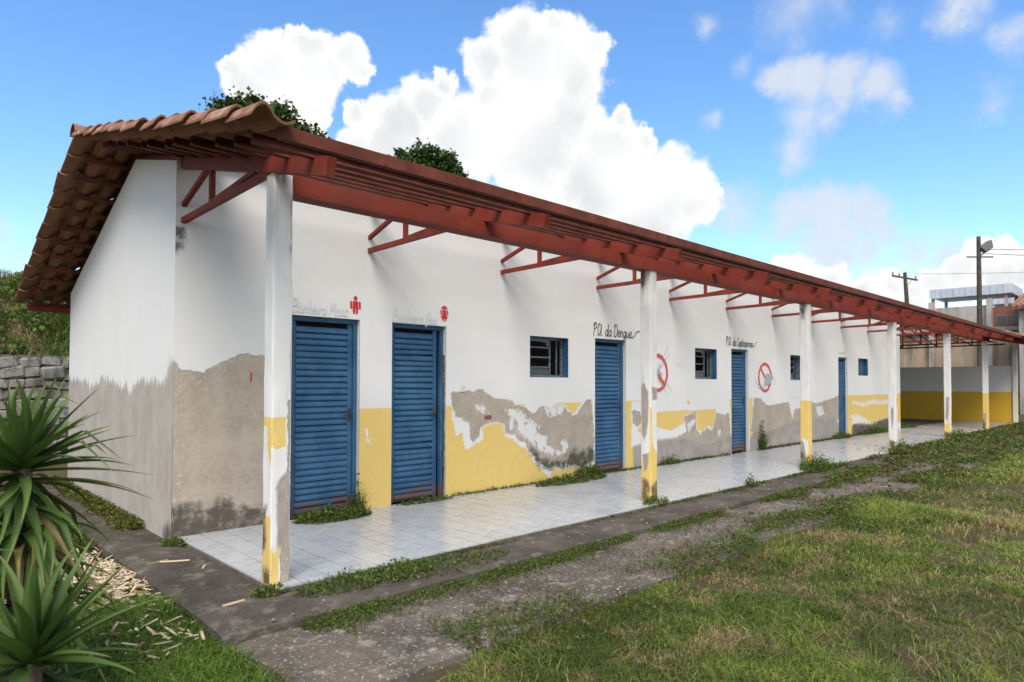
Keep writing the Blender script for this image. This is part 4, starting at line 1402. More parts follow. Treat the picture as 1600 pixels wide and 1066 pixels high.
def grass_tint(n, x, y, rng, dry_bias=0.0):
    t = fbm(x * .55 + 3, y * .55 + 8, 4) * .5 + fbm(x * 2.6 + 9, y * 2.6 + 4, 3) * .5
    base = hsvmix(G_DARK, G_LIGHT, np.clip((t - .33) * 3.0 + rng.normal(0, .25, n), 0, 1))
    d = fbm(x * .8 + 31, y * .8 + 11, 4) * .35 + fbm(x * 4.3 + 12, y * 4.3 + 71, 3) * .65
    dry = np.clip((d - .53 + dry_bias) * 6 + rng.normal(0, .35, n), 0, 1)
    c = base * (1 - dry[:, None]) + hsvmix(G_BROWN, G_DRY, rng.random(n)) * dry[:, None]
    return c * (0.75 + .5 * rng.random(n))[:, None]


def in_apron(x, y):
    """grass edge along the apron, ragged"""
    return y > -3.56 + (fbm(x * 1.1 + 5, x * .3, 4) - .5) * .55 + (fbm(x * 6, y * 6, 3) - .5) * .25


CXY = np.array(CAM_POS[:2])


def scatter_view(n, r0, r1, a0, a1, rng, power=1.0):
    """points on the ground around the camera position, density falling with distance"""
    u = rng.random(n)
    if power == 2:                      # uniform per area
        r = np.sqrt(r0 ** 2 + u * (r1 ** 2 - r0 ** 2))
    else:
        r = r0 + u * (r1 - r0)
    a = np.radians(a0 + rng.random(n) * (a1 - a0))
    return CXY[0] + r * np.cos(a), CXY[1] + r * np.sin(a), r


rng = np.random.default_rng(11)
parts = []
for (n, r0, r1) in ((210000, 2.8, 5.2), (240000, 5.2, 9.5), (130000, 9.5, 18), (60000, 18, 40)):
    x, y, r = scatter_view(n, r0, r1, -14, 96, rng, 2)
    bare = fbm(x * .8 + 60, y * .8 + 20, 4)
    keep = ((y < -2.55) & ~in_apron(x, y) & (x > -.5 + .1 * (y + 3))) | ((x < -.46) & (y < 5.0))
    keep |= (x > 26.2) & (y < -2.1)
    right = y < -3.2
    keep &= ~(right & (x > .8) & (bare > .63) & (rng.random(n) < .8))
    x, y, r, bare = x[keep], y[keep], r[keep], bare[keep]
    m = len(x)
    hn = fbm(x * 1.3 + 2, y * 1.3 + 40, 4)
    edge = np.exp(-np.abs(y + 3.6) * 2.2) * (x > -.3)
    left = (x < -.4)
    h = .024 + .060 * np.clip((hn - .3) * 2, 0, 1) + .035 * edge * rng.random(m) + left * (.02 + .07 * rng.random(m))
    h *= .6 + .8 * rng.random(m)
    sc = np.clip(r / 5.5, .9, 4.5)
    w = .0058 * sc * np.where(left, 1.3, 1.0)
    h = np.where(left & (np.abs(y + .5) < .9) & (x > -1.0), h * .45, h)
    lean = .5 + 1.1 * rng.random(m)
    tint = grass_tint(m, x, y, rng, np.where(left, -.12, np.where(x > 2.5, .04, -.02)) - .10 * edge)
    tint = tint * np.where(left[:, None], np.array([[.58, .76, .6]]), 1.08)
    P = np.stack([x, y, np.full(m, GZ - .003)], 1)
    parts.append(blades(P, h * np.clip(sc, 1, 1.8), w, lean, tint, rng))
n = 4500                                             # dry straw lying on the lawn
x, y, r = scatter_view(n, 3.0, 16, -14, 60, rng, 1)
k = (y < -3.7) & (fbm(x * 1.6 + 3, y * 1.6 + 90, 3) > .48)
x, y, r = x[k], y[k], r[k]; m = len(x)
parts.append(blades(np.stack([x, y, np.full(m, GZ + .02)], 1), .05 + .06 * rng.random(m), .004 * np.clip(r / 5.5, 1, 3), 2.0 + 1.5 * rng.random(m), hsvmix((.30, .21, .10), (.60, .50, .27), rng.random(m)), rng))
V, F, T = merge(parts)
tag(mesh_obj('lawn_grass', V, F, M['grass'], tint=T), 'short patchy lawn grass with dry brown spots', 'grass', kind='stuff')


# ------------------------------------------------------------------ weeds
def weed_mesh(name, cx, cy, cz, rx, ry, h, n, rng, leaf=.03, brown=.12, grassy=.35, parent=None):
    t = rng.random(n) * 2 * np.pi; q = np.sqrt(rng.random(n))
    x = cx + rx * q * np.cos(t); y = cy + ry * q * np.sin(t)
    lump = fbm(x * 9 + 3, y * 9 + 1, 3)
    z = cz + rng.random(n) ** 1.4 * h * (1 - q ** 2 * .8) * (.35 + 1.2 * lump)
    tint = hsvmix((.048, .095, .016), (.14, .21, .038), rng.random(n))
    b = rng.random(n) < brown
    tint[b] = hsvmix((.09, .04, .02), (.17, .12, .05), rng.random(b.sum()))
    pr = [leaves(np.stack([x, y, z], 1), leaf * (.5 + .9 * rng.random(n)), tint, rng, .45, 1.7)]
    k = int(n * grassy)
    if k:
        P = np.stack([x[:k], y[:k], np.full(k, cz)], 1)
        pr.append(blades(P, h * (.35 + .8 * rng.random(k)), np.full(k, .005), .5 + .8 * rng.random(k), tint[:k] * 1.1, rng))
    V, F, T = merge(pr)
    return mesh_obj(name, V, F, M['leafy'], parent, tint=T)


rng = np.random.default_rng(5)
WEEDS = [
    # name, x, y, z, rx, ry, h, n, leaf, label
    (1.50, -.20, 0, .42, .22, .14, 1500, .032, 'low green weed clump at the foot of the first blue door'),
    (1.86, -.06, 0, .08, .07, .36, 200, .030, 'tall leafy weed at the right jamb of the first blue door'),
    (2.75, -.10, 0, .40, .09, .06, 420, .026, 'thin weeds under the buckled blue door'),
    (5.25, -.22, 0, .75, .20, .12, 1400, .030, 'spreading weed patch on the tiles left of the third door'),
    (5.80, -.08, 0, .30, .10, .26, 500, .034, 'tallest weeds against the wall left of the third door'),
    (8.05, -.07, 0, .30, .07, .18, 320, .03, 'small weed against the grey wall base left of the second window'),
    (11.62, -.05, 0, .10, .05, .62, 420, .036, 'upright climbing weed against the wall right of the fourth door'),
    (16.0, -.10, 0, .55, .12, .20, 420, .04, 'weeds at the foot of the last blue door'),
    (18.6, -.10, 0, 1.1, .14, .20, 700, .045, 'weeds along the mouldy wall base beyond the last door'),
    (22.2, .3, 0, .8, .5, .14, 500, .05, 'weed patch on the floor behind the fourth column'),
    (.70, -2.22, -.03, .60, .17, .10, 1300, .020, 'bushy creeping weeds right of the nearest column'),
    (1.35, -2.32, -.03, .62, .19, .05, 1000, .018, 'flat reddish weed mat on the walkway beyond the nearest column'),
    (.02, -2.02, -.03, .12, .10, .06, 260, .022, 'tiny weeds round the foot of the nearest column'),
    (4.66, -2.02, 0, .20, .12, .10, 260, .024, 'scant weeds round the foot of the second column'),
    (9.28, -2.06, -.02, .50, .20, .30, 1100, .03, 'bushy weeds round the foot of the third column'),
    (13.9, -2.05, -.02, .35, .18, .26, 500, .035, 'weeds round the foot of the fourth column'),
    (18.5, -2.1, -.02, .45, .22, .30, 500, .04, 'brownish weeds round the foot of the fifth column'),
    (6.9, -2.10, -.02, .14, .07, .18, 140, .03, 'lone sprig at the tile edge between the second and third columns'),
    (-.01, -.10, -.03, .10, .09, .07, 260, .022, 'small green tuft at the corner of the plastered wall'),
]
for (x, y, z, rx, ry, h, n, lf, lab) in WEEDS:
    o = weed_mesh('weed_clump', x, y, z, rx, ry, h, n, rng, lf, .25 if 'brown' in lab or 'reddish' in lab else .10)
    tag(o, lab, 'weed', 'weeds growing from the paving')

# creeping weeds in the joints: nobody could count these
pr = []


def strip(x0, x1, y, wid, h, n, z, gate, leaf=.019, brown=.15, seed=0):
    x = x0 + rng.random(n) * (x1 - x0)
    yy = y + (fbm(x * .8 + seed * 3.1, np.full(n, 4.4)) - .5) * wid * 3.0 + rng.standard_t(3, n) * wid * (.25 + fbm(x * 1.5 + seed, np.full(n, 2.2)))
    k = rng.random(n) < np.clip((fbm(x * .9 + seed, yy * 1.5 + 7.7 + seed, 5) - gate) * 7 + .5, .02, 1)
    x, yy = x[k], yy[k]; m = len(x)
    sc = np.clip(np.hypot(x - CXY[0], yy - CXY[1]) / 8, .8, 2.0)
    zz = z + rng.random(m) ** 1.5 * h * (.4 + fbm(x * 7, yy * 7)) * np.exp(-((yy - y) / (wid * 1.6)) ** 2)
    tint = hsvmix((.045, .088, .016), (.135, .195, .036), rng.random(m))
    b = rng.random(m) < brown + .25 * (fbm(x * 2 + 50, yy * 2) > .55)
    tint[b] = hsvmix((.085, .042, .022), (.20, .15, .065), rng.random(b.sum()))
    pr.append(leaves(np.stack([x, yy, zz], 1), leaf * sc * (.5 + .9 * rng.random(m)), tint, rng, .5, 1.8))
    q = int(m * .8)
    pr.append(blades(np.stack([x[:q], yy[:q], np.full(q, z)], 1), h * (.4 + rng.random(q)), .0045 * sc[:q], .6 + .8 * rng.random(q), tint[:q] * 1.1, rng))


strip(-.05, 8.5, -2.62, .085, .055, 24000, -.09, .49, seed=3)
strip(.1, 1.9, -2.68, .12, .05, 3000, -.09, .48, seed=9)
strip(8.5, 27, -2.52, .18, .08, 24000, -.07, .45, .028, .22, seed=5)
strip(13, 28, -2.30, .22, .13, 14000, -.05, .38, .03, .28, seed=15)
strip(.3, 9, -2.09, .022, .03, 4200, -.03, .45, .018, .2, seed=1)
strip(9, 28, -2.12, .06, .07, 5200, -.03, .42, .022, .2, seed=2)
strip(3.2, 21, -.03, .025, .035, 5200, 0, .46, .02, .12, seed=6)
strip(.5, 26, -3.40, .20, .075, 32000, -.10, .43, .026, .22, seed=8)
# along the left edge of the tiles and the foot of the gable wall
n = 1800
y = -2.0 + rng.random(n) * 1.95; x = .02 + rng.normal(0, .025, n)
k = fbm(y * 2.2 + 4, np.full(n, 1.0), 3) > .45
x, y = x[k], y[k]; m = len(x)
pr.append(leaves(np.stack([x, y, -.03 + rng.random(m) * .035], 1), .018 * (.5 + rng.random(m)), hsvmix((.04, .08, .014), (.12, .15, .03), rng.random(m)), rng, .4))
n = 7000
y = .75 + rng.random(n) * 4.3; x = -.03 - np.abs(rng.normal(0, .07, n)) * (.5 + fbm(y * 2, np.full(n, 3.0)))
pr.append(leaves(np.stack([x, y, -.035 + rng.random(n) * .10 * np.exp(-(x / .12) ** 2)], 1), .026 * (.5 + rng.random(n)), hsvmix((.055, .075, .012), (.16, .16, .03), rng.random(n)), rng, .4))
V, F, T = merge(pr)
tag(mesh_obj('creeping_weeds', V, F, M['leafy'], tint=T), 'creeping weeds in the joints and edges of the paving', 'weeds', kind='stuff')


# ------------------------------------------------------------------ yucca plants
def yucca_leaf(name, parent, base, az, el, length, width, droop, rng, dead=0.0, twist=0.0):
    n = 14
    d0 = Vector((math.cos(az) * math.cos(el), math.sin(az) * math.cos(el), math.sin(el)))
    p = Vector(base); d = d0.copy()
    V = []; T = []
    side0 = d0.cross(Vector((0, 0, 1)))
    if side0.length < .05: side0 = Vector((math.sin(az), -math.cos(az), 0))
    side0.normalize()
    curl = rng.normal(0, .45); kink = rng.uniform(.35, .8) if rng.random() < .14 else 9
    g = rng.random()
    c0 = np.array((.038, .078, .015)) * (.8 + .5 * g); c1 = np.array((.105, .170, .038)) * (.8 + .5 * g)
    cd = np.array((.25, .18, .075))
    for i in range(n + 1):
        t = i / n
        w = width * (0.62 + .38 * math.sin(math.pi * min(1, t * 1.25 + .12))) * (1 - t ** 3.2) + .0012
        s = (side0 - d * side0.dot(d)).normalized()
        u = s.cross(d).normalized()
        fold = .28 * w
        V += [tuple(p - s * w / 2 + u * fold), tuple(p - s * w * .22 + u * fold * .3), tuple(p), tuple(p + s * w * .22 + u * fold * .3), tuple(p + s * w / 2 + u * fold)]
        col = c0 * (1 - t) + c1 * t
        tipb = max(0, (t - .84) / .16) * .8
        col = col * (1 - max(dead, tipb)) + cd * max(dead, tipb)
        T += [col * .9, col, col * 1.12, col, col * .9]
        step = length / n
        p = p + d * step
        if t > kink:
            d = (d + Vector((0, 0, -1.1))).normalized(); kink = 9
        d = (d + side0 * (curl * step / length * t * 2) + Vector((0, 0, -1)) * (droop * step * (0.4 + 1.6 * t) / length)).normalized()
    F = []
    for i in range(n):
        for k in range(4):
            a = i * 5 + k
            F.append((a, a + 1, a + 6, a + 5))
    return mesh_obj(name, V, F, M['yucca'], parent, smooth=True, tint=np.array(T))


def yucca(x, y, heads, seed, label, hand=()):
    r = np.random.default_rng(seed)
    pl = empty('yucca_plant', (x, y, GZ))
    tag(pl, label, 'plant', 'yucca plants on the left')
    for (hx, hy, hz, nl, L, ndrop) in heads:
        mb = MB().tube([(hx * .2, hy * .2, -.02), (hx * .5, hy * .5, hz * .5), (hx, hy, hz + .02)], [.06, .05, .04], 9)
        mb.build('stem', M['bark'], pl)
        for k in range(nl):
            az = k * 2.39996 + r.normal(0, .15)
            f = k / nl
            el = math.radians(82 - 78 * f ** .85 + r.normal(0, 6))
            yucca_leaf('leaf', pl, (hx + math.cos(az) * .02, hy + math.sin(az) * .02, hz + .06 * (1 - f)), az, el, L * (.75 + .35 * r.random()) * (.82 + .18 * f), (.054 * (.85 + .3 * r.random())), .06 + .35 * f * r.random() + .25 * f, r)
        for k in range(ndrop):
            az = r.random() * 2 * math.pi
            el = math.radians(r.uniform(-50, 10))
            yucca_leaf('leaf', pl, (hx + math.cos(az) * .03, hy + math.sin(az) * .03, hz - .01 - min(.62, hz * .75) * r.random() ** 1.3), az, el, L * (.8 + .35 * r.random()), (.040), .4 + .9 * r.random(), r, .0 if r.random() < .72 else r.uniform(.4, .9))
    for (bx, by, bz, az, el, L, w, dr) in hand:
        yucca_leaf('leaf', pl, (bx, by, bz), math.radians(az), math.radians(el), L, w, dr, r)
    return pl


YAWD = math.degrees(YAW)
yucca(-1.45, -2.69, [(0, 0, 1.14, 44, .50, 110)], 3, 'tall spiky yucca with drooping lower leaves at the left edge',
      hand=[(.02, -.01, 1.14, -44, 4, .58, .04, .25), (.0, 0, 1.16, -40, 32, .55, .045, .05), (.0, 0, 1.16, -50, 24, .54, .04, .1)])
yucca(-1.50, -3.35, [(0, 0, .47, 36, .54, 36)], 8, 'short spiky yucca in front, at the lower left corner')
yucca(-1.95, -2.95, [(0, 0, .78, 32, .58, 70)], 14, 'yucca half out of the picture at the left edge, behind the short one')


# ------------------------------------------------------------------ cut cane husks on the lawn
def chip_mesh(rng, L, w, t):
    n = 4
    V = []; b = rng.normal(0, .09)
    for i in range(n + 1):
        s = i / n
        x = (s - .5) * L; y = b * L * (s - .5) ** 2 * 2; ww = w * (1 - .5 * abs(s - .5)) / 2
        V += [(x, y - ww, 0), (x, y + ww, 0), (x, y + ww * .7, t), (x, y - ww * .7, t)]
    F = []
    for i in range(n):
        for k in range(4):
            k2 = (k + 1) % 4
            F.append((i * 4 + k, i * 4 + k2, i * 4 + 4 + k2, i * 4 + 4 + k))
    F += [(3, 2, 1, 0), (n * 4, n * 4 + 1, n * 4 + 2, n * 4 + 3)]
    return np.array(V), F


rng = np.random.default_rng(77)
CV = []; CF = []; CT = []
for k in range(1000):
    L = rng.uniform(.02, .11); v, f = chip_mesh(rng, L, rng.uniform(.008, .020), .004)
    cx, cy = (rng.normal(-.68, .14), rng.normal(-.55, .45)) if k < 720 else (rng.uniform(-1.35, -.5), rng.uniform(-2.5, .4))
    if cx > -.44: continue
    m = np.array(Matrix.Translation((cx, cy, GZ + .045 + rng.uniform(0, .05))) @ Matrix.Rotation(rng.random() * 6.28, 4, 'Z') @ Matrix.Rotation(rng.normal(0, .25), 4, 'Y'))
    v = (np.concatenate([v, np.ones((len(v), 1))], 1) @ m.T)[:, :3]
    b = len(CV); CV += [tuple(p) for p in v]; CF += [tuple(b + i for i in q) for q in f]
    c = np.array((.74, .62, .42)) * rng.uniform(.6, 1.1) if rng.random() < .88 else np.array((.36, .16, .11))
    CT += [c] * len(v)
tag(mesh_obj('husk_litter', CV, CF, M['chip'], tint=np.array(CT)), 'litter of pale shredded husks strewn over the lawn by the walkway', 'litter', kind='stuff')
STRIPS = [(-.66, -1.10, 70, .30, 'longest pale husk strip lying across the lawn beside the walkway'), (-.53, -.95, 120, .26, 'pale husk strip leaning on the walkway edge'),
          (-.60, -1.45, 100, .22, 'pale husk strip on the grass nearest the walkway corner'), (-.19, -.72, -30, .22, 'long pale stick lying on the side walkway'), (-.30, -.66, 20, .18, 'short dark stick on the side walkway'),
          (-.08, -1.05, 60, .09, 'stubby pale stick near the tile edge'), (-.24, -2.06, 8, .15, 'pale stick on the walkway left of the nearest column'), (-.85, -1.95, -35, .34, 'long flat husk strip on the grass in front of the pile')]
for (x, y, a, L, lab) in STRIPS:
    v, f = chip_mesh(rng, L, .020, .009)
    on = x > -.46
    o = mesh_obj('husk_strip', v, f, M['chip'], tint=np.tile(np.array((.66, .54, .36)) * (.45 if 'dark' in lab else 1), (len(v), 1)))
    o.location = (x, y, -.033 if on else GZ + .05); o.rotation_euler = (0, 0 if on else rng.normal(0, .12), math.radians(a))
    tag(o, lab, 'husk', 'dry husk strips on the ground')
# small litter and stones on the paving
CV = []; CF = []; CT = []
for k in range(170):
    x = rng.uniform(-.4, 9) ** 1.0; y = rng.uniform(-3.5, -2.1)
    z = -.034 if y > -2.55 else -.094
    s = rng.uniform(.004, .013)
    v, f = chip_mesh(rng, s * 2, s * 1.4, s * .8)
    m = np.array(Matrix.Translation((x, y, z)) @ Matrix.Rotation(rng.random() * 6.28, 4, 'Z'))
    v = (np.concatenate([v, np.ones((len(v), 1))], 1) @ m.T)[:, :3]
    b = len(CV); CV += [tuple(p) for p in v]; CF += [tuple(b + i for i in q) for q in f]
    CT += [np.array(((.38, .35, .30), (.26, .22, .17), (.24, .11, .055))[rng.choice(3, p=[.55, .33, .12])])] * len(v)
tag(mesh_obj('gravel_bits', CV, CF, M['chip'], tint=np.array(CT)), 'small stones and dry leaf bits scattered on the concrete', 'gravel', kind='stuff')

# ------------------------------------------------------------------ trees behind the roof
def tree(x, y, ztop, lobes, seed, label, leaf=.16, n=9000, dark=(.020, .046, .010), light=(.085, .145, .030)):
    r = np.random.default_rng(seed)
    t = empty('broadleaf_tree', (x, y, GZ))
    tag(t, label, 'tree', 'trees behind the roof')
    zc = min(l[2] for l in lobes)
    mb = MB().tube([(0, 0, -.1), (.05, .03, zc * .4), (-.05, .02, zc * .75), (0, 0, zc)], [.28, .22, .17, .12], 9)
    for (lx, ly, lz, lr) in lobes:
        mb.tube([(0, 0, zc * .72), (lx * .4, ly * .4, zc * .72 + (lz - zc * .72) * .5), (lx, ly, lz)], [.10, .07, .03], 6)
    mb.build('trunk', M['bark'], t)
    P = []; S = []; T = []
    tot = sum(l[3] ** 2 for l in lobes)
    for (lx, ly, lz, lr) in lobes:
        m = int(n * lr ** 2 / tot)
        nt_ = max(8, int(m / 26))
        d = r.normal(size=(nt_, 3)); d /= np.linalg.norm(d, axis=1)[:, None]
        c = np.array((lx, ly, lz)) + d * lr * (r.random((nt_, 1)) ** .45) * (.75 + .5 * r.random((nt_, 1)))
        for q in c:
            k = 26
            p = q + r.normal(0, lr * .13, (k, 3))
            P.append(p); S.append(leaf * (.6 + .7 * r.random(k)))
            T.append(hsvmix(dark, light, np.clip(r.normal(.45, .28, k), 0, 1)) * r.uniform(.7, 1.25))
    V, F, Tt = leaves(np.concatenate(P), np.concatenate(S), np.concatenate(T), r, .25, 1.9)
    mesh_obj('crown', V, F, M['crown'], t, tint=Tt)
    return t


tree(5.35, 11.5, 9.5, [(-.55, .4, 8.30, .80), (-.1, 0, 8.75, .70), (.45, -.4, 8.45, .80), (-.95, .8, 8.1, .6), (.95, -.8, 7.9, .8), (1.35, -1.2, 7.75, .65), (0, 0, 7.3, 1.3)], 4, 'dark leafy tree crown showing above the tiled roof end', .125, 24000)
tree(14.0, 15.4, 10.6, [(0, 0, 10.45, .75), (-.55, .5, 10.25, .70), (.5, -.5, 10.3, .75), (0, 0, 9.0, 1.5), (.95, -.9, 9.8, .6)], 9, 'small green tree crown peeping over the middle of the roof', .14, 22000)

# ------------------------------------------------------------------ retaining wall, bank and house at the back left
WALLY = 9.0
sw = empty('stone_wall', (0, WALLY, GZ))
tag(sw, 'old whitewashed stone retaining wall behind the yuccas', 'wall')
MB().box(-14, 16, .06, .5, -.1, 1.94).build('wall_core', M['mortar'], sw)
MB().box(-14, 16, -.02, .5, 1.9405, 2.06, .01).build('coping', M['mortar'], sw)
r = random.Random(5)
protos = []
for k in range(6):
    m = []
    import bmesh
    bm = bmesh.new()
    bmesh.ops.create_cube(bm, size=1.0)
    bmesh.ops.bevel(bm, geom=bm.edges[:], offset=.16, segments=1, affect='EDGES')
    for v in bm.verts:
        v.co += Vector((r.uniform(-.05, .05), r.uniform(-.05, .05), r.uniform(-.05, .05)))
    me = bpy.data.meshes.new('stone'); bm.to_mesh(me); bm.free(); me.materials.append(M['stone'])
    protos.append(me)
z = 0.0
while z < 1.86:
    h = r.uniform(.16, .26)
    x = -3.2 - r.random() * .3
    while x < 3.0:
        w = r.uniform(.22, .48)
        o = bpy.data.objects.new('stone', r.choice(protos)); o.parent = sw
        o.location = (x + w / 2, .08 + r.uniform(-.03, .02), z + h / 2); o.scale = (w - .02, .22, h - .02)
        o.rotation_euler = (r.uniform(-.1, .1), r.uniform(-.16, .16), 0); o.location.z += r.uniform(-.04, .04); o.scale = (w + .02, .26, h + r.uniform(-.03, .05))
        COL.objects.link(o)
        x += w
    z += h

# bank above the wall
def bank_z(x, y):
    return 1.85 + np.clip((y - 9.35) / 2.6, 0, 1) ** .8 * 1.75 + (fbm(x * .5, y * .5) - .5) * .5


xs = np.linspace(-16, 20, 90); ys = np.linspace(9.3, 14.5, 24)
X, Y = np.meshgrid(xs, ys)
V = np.stack([X.ravel(), Y.ravel(), bank_z(X.ravel(), Y.ravel())], 1)
V[:90, 2] = 1.7
i = np.arange(89 * 23); rr = i // 89; cc = i % 89; a = rr * 90 + cc
tag(mesh_obj('earth_bank', V, np.stack([a, a + 1, a + 91, a + 90], 1), M['soil'], smooth=True), 'overgrown bank above the stone wall', kind='structure')
rng = np.random.default_rng(31)
n = 16000
x = rng.uniform(-4.5, 3.5, n); y = rng.uniform(9.0, 12.4, n)
zz = bank_z(x, np.maximum(y, 9.35))
hang = y < 9.3
y[hang] = 8.93 + rng.random(hang.sum()) * .1
zz[hang] = 2.05 - rng.random(hang.sum()) ** 1.6 * 1.5 * fbm(x[hang] * 1.6, np.full(hang.sum(), .5)) * 1.6
dry = np.clip((fbm(x * .9 + 7, zz * 1.4 + 2, 4) - .46) * 6 + rng.normal(0, .3, n), 0, 1)
tint = hsvmix((.055, .11, .018), (.16, .23, .045), rng.random(n)) * (1 - dry[:, None]) + hsvmix((.20, .15, .07), (.44, .37, .19), rng.random(n)) * dry[:, None]
hh = .18 + .5 * rng.random(n) * fbm(x * 1.2, y * 1.2)
lo = zz.min()
bl = blades(np.stack([x, y, zz], 1), np.where(hang, .12, hh), np.full(n, .018), .6 + .9 * rng.random(n), tint, rng)
n2 = 15000
x = rng.uniform(-4.5, 3.5, n2); y = rng.uniform(9.0, 12.4, n2); zz = bank_z(x, np.maximum(y, 9.35)) + rng.random(n2) * .35
k = fbm(x * .8 + 20, zz * .9 + 5, 3) > .47
x, y, zz = x[k], y[k], zz[k]; m = len(x)
lv = leaves(np.stack([x, y, zz], 1), .09 * (.5 + rng.random(m)), hsvmix((.045, .10, .015), (.13, .22, .036), rng.random(m)), rng, .2, 1.5)
V, F, T = merge([bl, lv])
tag(mesh_obj('bank_undergrowth', V, F, M['leafy'], tint=T), 'tangled grass and creepers over the bank', 'undergrowth', kind='stuff')

hs = empty('shed', (-1.2, 15.5, 3.2))
tag(hs, 'grey corrugated roof of a shed above the overgrown bank', 'shed')
MB().box(-4, 1.35, 0, 4, -.3, .78).build('wall', M['block'], hs)
mb = MB()
nx = 80
V = []; F = []
for i in range(nx + 1):
    x = -4.3 + 6.0 * i / nx
    dz = .03 * math.sin(i * 1.6)
    V += [(x, -.3, .80 + dz), (x, 4.3, 1.9 + dz), (x, -.3, .785 + dz), (x, 4.3, 1.885 + dz)]
for i in range(nx):
    b = i * 4
    F += [(b, b + 4, b + 5, b + 1), (b + 3, b + 7, b + 6, b + 2), (b + 2, b + 6, b + 4, b)]
mesh_obj('roof_sheet', V, F, M['zinc'], hs)
fc = empty('board_fence', (-3.6, 11.9, 3.3))
tag(fc, 'grey weathered board fence on top of the bank', 'fence')
x = 0.0
proto = MB().box(-.055, .055, -.012, .012, -.4, .85, .004).build('board', M['pole'], fc)
proto.location = (0, 0, 0)
for k in range(1, 24):
    o = proto.copy(); o.location = (k * .125, random.uniform(-.01, .01), random.uniform(-.05, .05)); o.rotation_euler = (0, random.gauss(0, .02), 0); COL.objects.link(o)
MB().box(-.1, 3.0, .0125, .05, .45, .53).build('rail', M['pole'], fc)

# ------------------------------------------------------------------ background at the right
bb = empty('concrete_building', (44, 0, GZ))
tag(bb, 'unfinished grey concrete building behind the far end of the veranda', 'building')
MB().box(.3, 9, -.2, 13, 0, 4.6).build('lower_wall', M['block'], bb)
MB().box(.1, 9.2, -.4, 13.2, 4.6005, 4.82).build('floor_slab', M['concrete'], bb)
MB().box(.3, 9, 1.85, 13, 4.8205, 6.15).build('upper_wall', M['concrete'], bb)
MB().box(.3, 9, -.2, 1.55, 4.8205, 6.0).build('brick_infill', M['brick'], bb)
for yy in (-.3, 1.55, 4.45, 7.4, 10.4):
    MB().box(.12, .42, yy, yy + .28, 0, 6.5 if yy < 5 else 6.2).build('pillar', M['concrete'], bb)
for yy in (.15, .85):
    w = MB().box(.27, .296, yy, yy + .55, 4.95, 5.5).build('window', M['winmetal'], bb)
    MB().box(.255, .268, yy + .05, yy + .5, 5.0, 5.45).build('pane', M['glass'], w)

def canopy(x, y, z, w, d, h, label, post):
    c = empty('metal_canopy', (x, y, z))
    tag(c, label, 'canopy', 'metal canopies on the far roof')
    def face(p0, p1):
        p0, p1 = Vector(p0), Vector(p1)
        n = int((p1 - p0).length / .30)
        for k in range(n):
            a = p0.lerp(p1, k / n); b = p0.lerp(p1, (k + .97) / n)
            nrm = (p1 - p0).cross(Vector((0, 0, 1))).normalized() * (.05 if k % 2 else .09)
            V = [a, b, b + Vector((0, 0, h)), a + Vector((0, 0, h))]
            V += [v + nrm for v in V]
            mesh_obj('panel', V, [(0, 1, 2, 3), (7, 6, 5, 4), (0, 4, 5, 1), (1, 5, 6, 2), (2, 6, 7, 3), (3, 7, 4, 0)], M['zinc'], c)
    face((0, d, 0), (0, 0, 0)); face((0, 0, 0), (w, 0, 0))
    MB().box(.06, w, .06, d, .08, .16).build('deck', M['zinc'], c)
    for (px, py) in ((.1, .15), (.1, d - .2), (w - .2, .15), (w - .2, d - .2)):
        MB().box(px, px + .16, py, py + .16, -post, .0795).build('post', M['concrete'], c)


canopy(44.6, .75, 6.62, 3.4, 4.0, .55, 'ribbed metal canopy on posts above the concrete building', .75)
canopy(50.5, -3.6, 6.6, 4.5, 6.5, .55, 'lower ribbed metal canopy further right behind the lamp pole', 3.6)

br = empty('brick_house', (40.6, -.25, GZ))
tag(br, 'red brick house with clay tile eave at the right edge', 'house')
MB().box(0, 6, -7, 0, 0, 5.4).build('wall', M['brick'], br)
mb = MB().add([(-.5, .4, 5.42), (-.5, -7.4, 5.42), (6.5, -7.4, 7.2), (6.5, .4, 7.2), (-.5, .4, 5.54), (-.5, -7.4, 5.54), (6.5, -7.4, 7.32), (6.5, .4, 7.32)], [(0, 1, 2, 3), (7, 6, 5, 4), (0, 4, 5, 1), (1, 5, 6, 2), (2, 6, 7, 3), (3, 7, 4, 0)])
ro = mb.build('roof', M['clay'], br)
for k in range(30):
    yy = .3 - k * .25
    MB().tube([(-.55, yy, 5.56), (6.5, yy, 7.34)], .07, 8).build('roof_tile', M['clay'], ro)
MB().box(-.05, .25, -.35, .05, 0, 5.38).build('corner_pillar', M['concrete'], br)


# poles
def tapered(p, h, r0, r1):
    return MB().tube([(0, 0, 0), (0, 0, h * .5), (0, 0, h)], [r0, (r0 + r1) / 2, r1], 12)


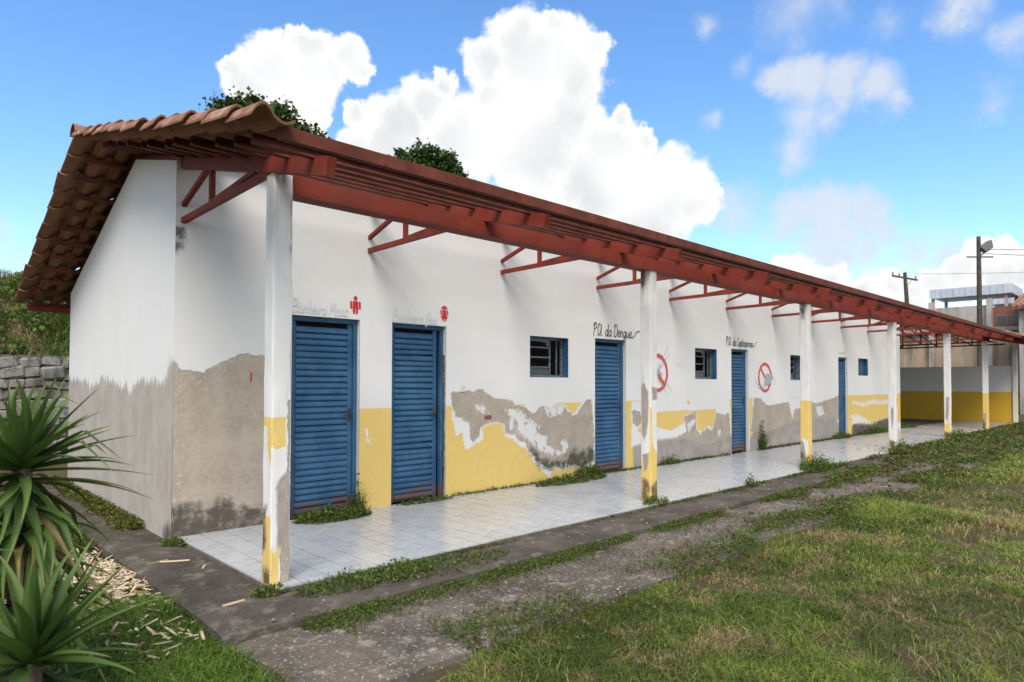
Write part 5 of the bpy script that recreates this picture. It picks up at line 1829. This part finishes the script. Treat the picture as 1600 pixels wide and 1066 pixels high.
lp = empty('lamp_pole', (37.7, .95, GZ))
tag(lp, 'tall dark pole carrying a floodlight', 'lamp pole')
tapered(0, 8.95, .165, .09).build('pole', M['pole'], lp)
MB().bar((-.42, .42, 7.92), (.5, -.5, 7.92), .05, .06).build('crossbar', M['pole'], lp)
hd = MB()
c = Vector((.27, -.30, 8.35))
hv = [(-.32, -.20, .26), (.32, -.20, .26), (.32, .18, .26), (-.32, .18, .26), (-.20, -.12, -.12), (.20, -.12, -.12), (.20, .12, -.12), (-.20, .12, -.12)]
rotm = Matrix.Rotation(math.radians(-44), 3, 'Z') @ Matrix.Rotation(math.radians(-38), 3, 'Y')
hd.add([c + rotm @ Vector(v) for v in hv], [(0, 1, 2, 3), (7, 6, 5, 4), (0, 4, 5, 1), (1, 5, 6, 2), (2, 6, 7, 3), (3, 7, 4, 0)])
hd.build('floodlight', M['lampm'], lp)
MB().bar((.05, -.05, 7.95), (.22, -.24, 8.2), .04, .04).build('lamp_bracket', M['pole'], lp)

up = empty('utility_pole', (56.4, 9.24, GZ))
tag(up, 'leaning utility pole with a crossarm behind the roof line', 'utility pole')
up.rotation_euler = (0, math.radians(0), math.radians(45.97 - 90))
MB().tube([(.55, 0, 0), (.2, 0, 6), (-.05, 0, 10.35)], [.22, .18, .13], 10).build('pole', M['pole'], up)
MB().bar((-1.05, 0, 10.1), (.95, 0, 9.75), .11, .13).build('crossarm', M['pole'], up)
for xx, zo in ((-1.0, 10.2), (-.5, 10.1), (.8, 9.9)):
    MB().tube([(xx, 0, zo - .05), (xx, 0, zo + .08), (xx, 0, zo + .2)], [.03, .07, .05], 8).build('insulator', M['lampm'], up)
MB().bar((.5, 0, 9.8), (.05, 0, 9.2), .03, .03).build('brace', M['pole'], up)


def wire(a, b, sag, label):
    a, b = Vector(a), Vector(b)
    pts = [a.lerp(b, t / 14) - Vector((0, 0, sag * 4 * (t / 14) * (1 - t / 14))) for t in range(15)]
    o = MB().tube(pts, .014, 5).build('power_line', M['wire'])
    tag(o, label, 'wire', 'overhead wires')


wire((57, 8.7, 10.1), (66, -22, 10.6), .8, 'thin wire running right from the crossarm pole')
wire((37.75, .9, 7.95), (44, -20, 6.6), .5, 'lower wire leaving the floodlight pole to the right')
wire((37.75, .9, 8.15), (44, -20, 7.3), .4, 'upper wire leaving the floodlight pole to the right')
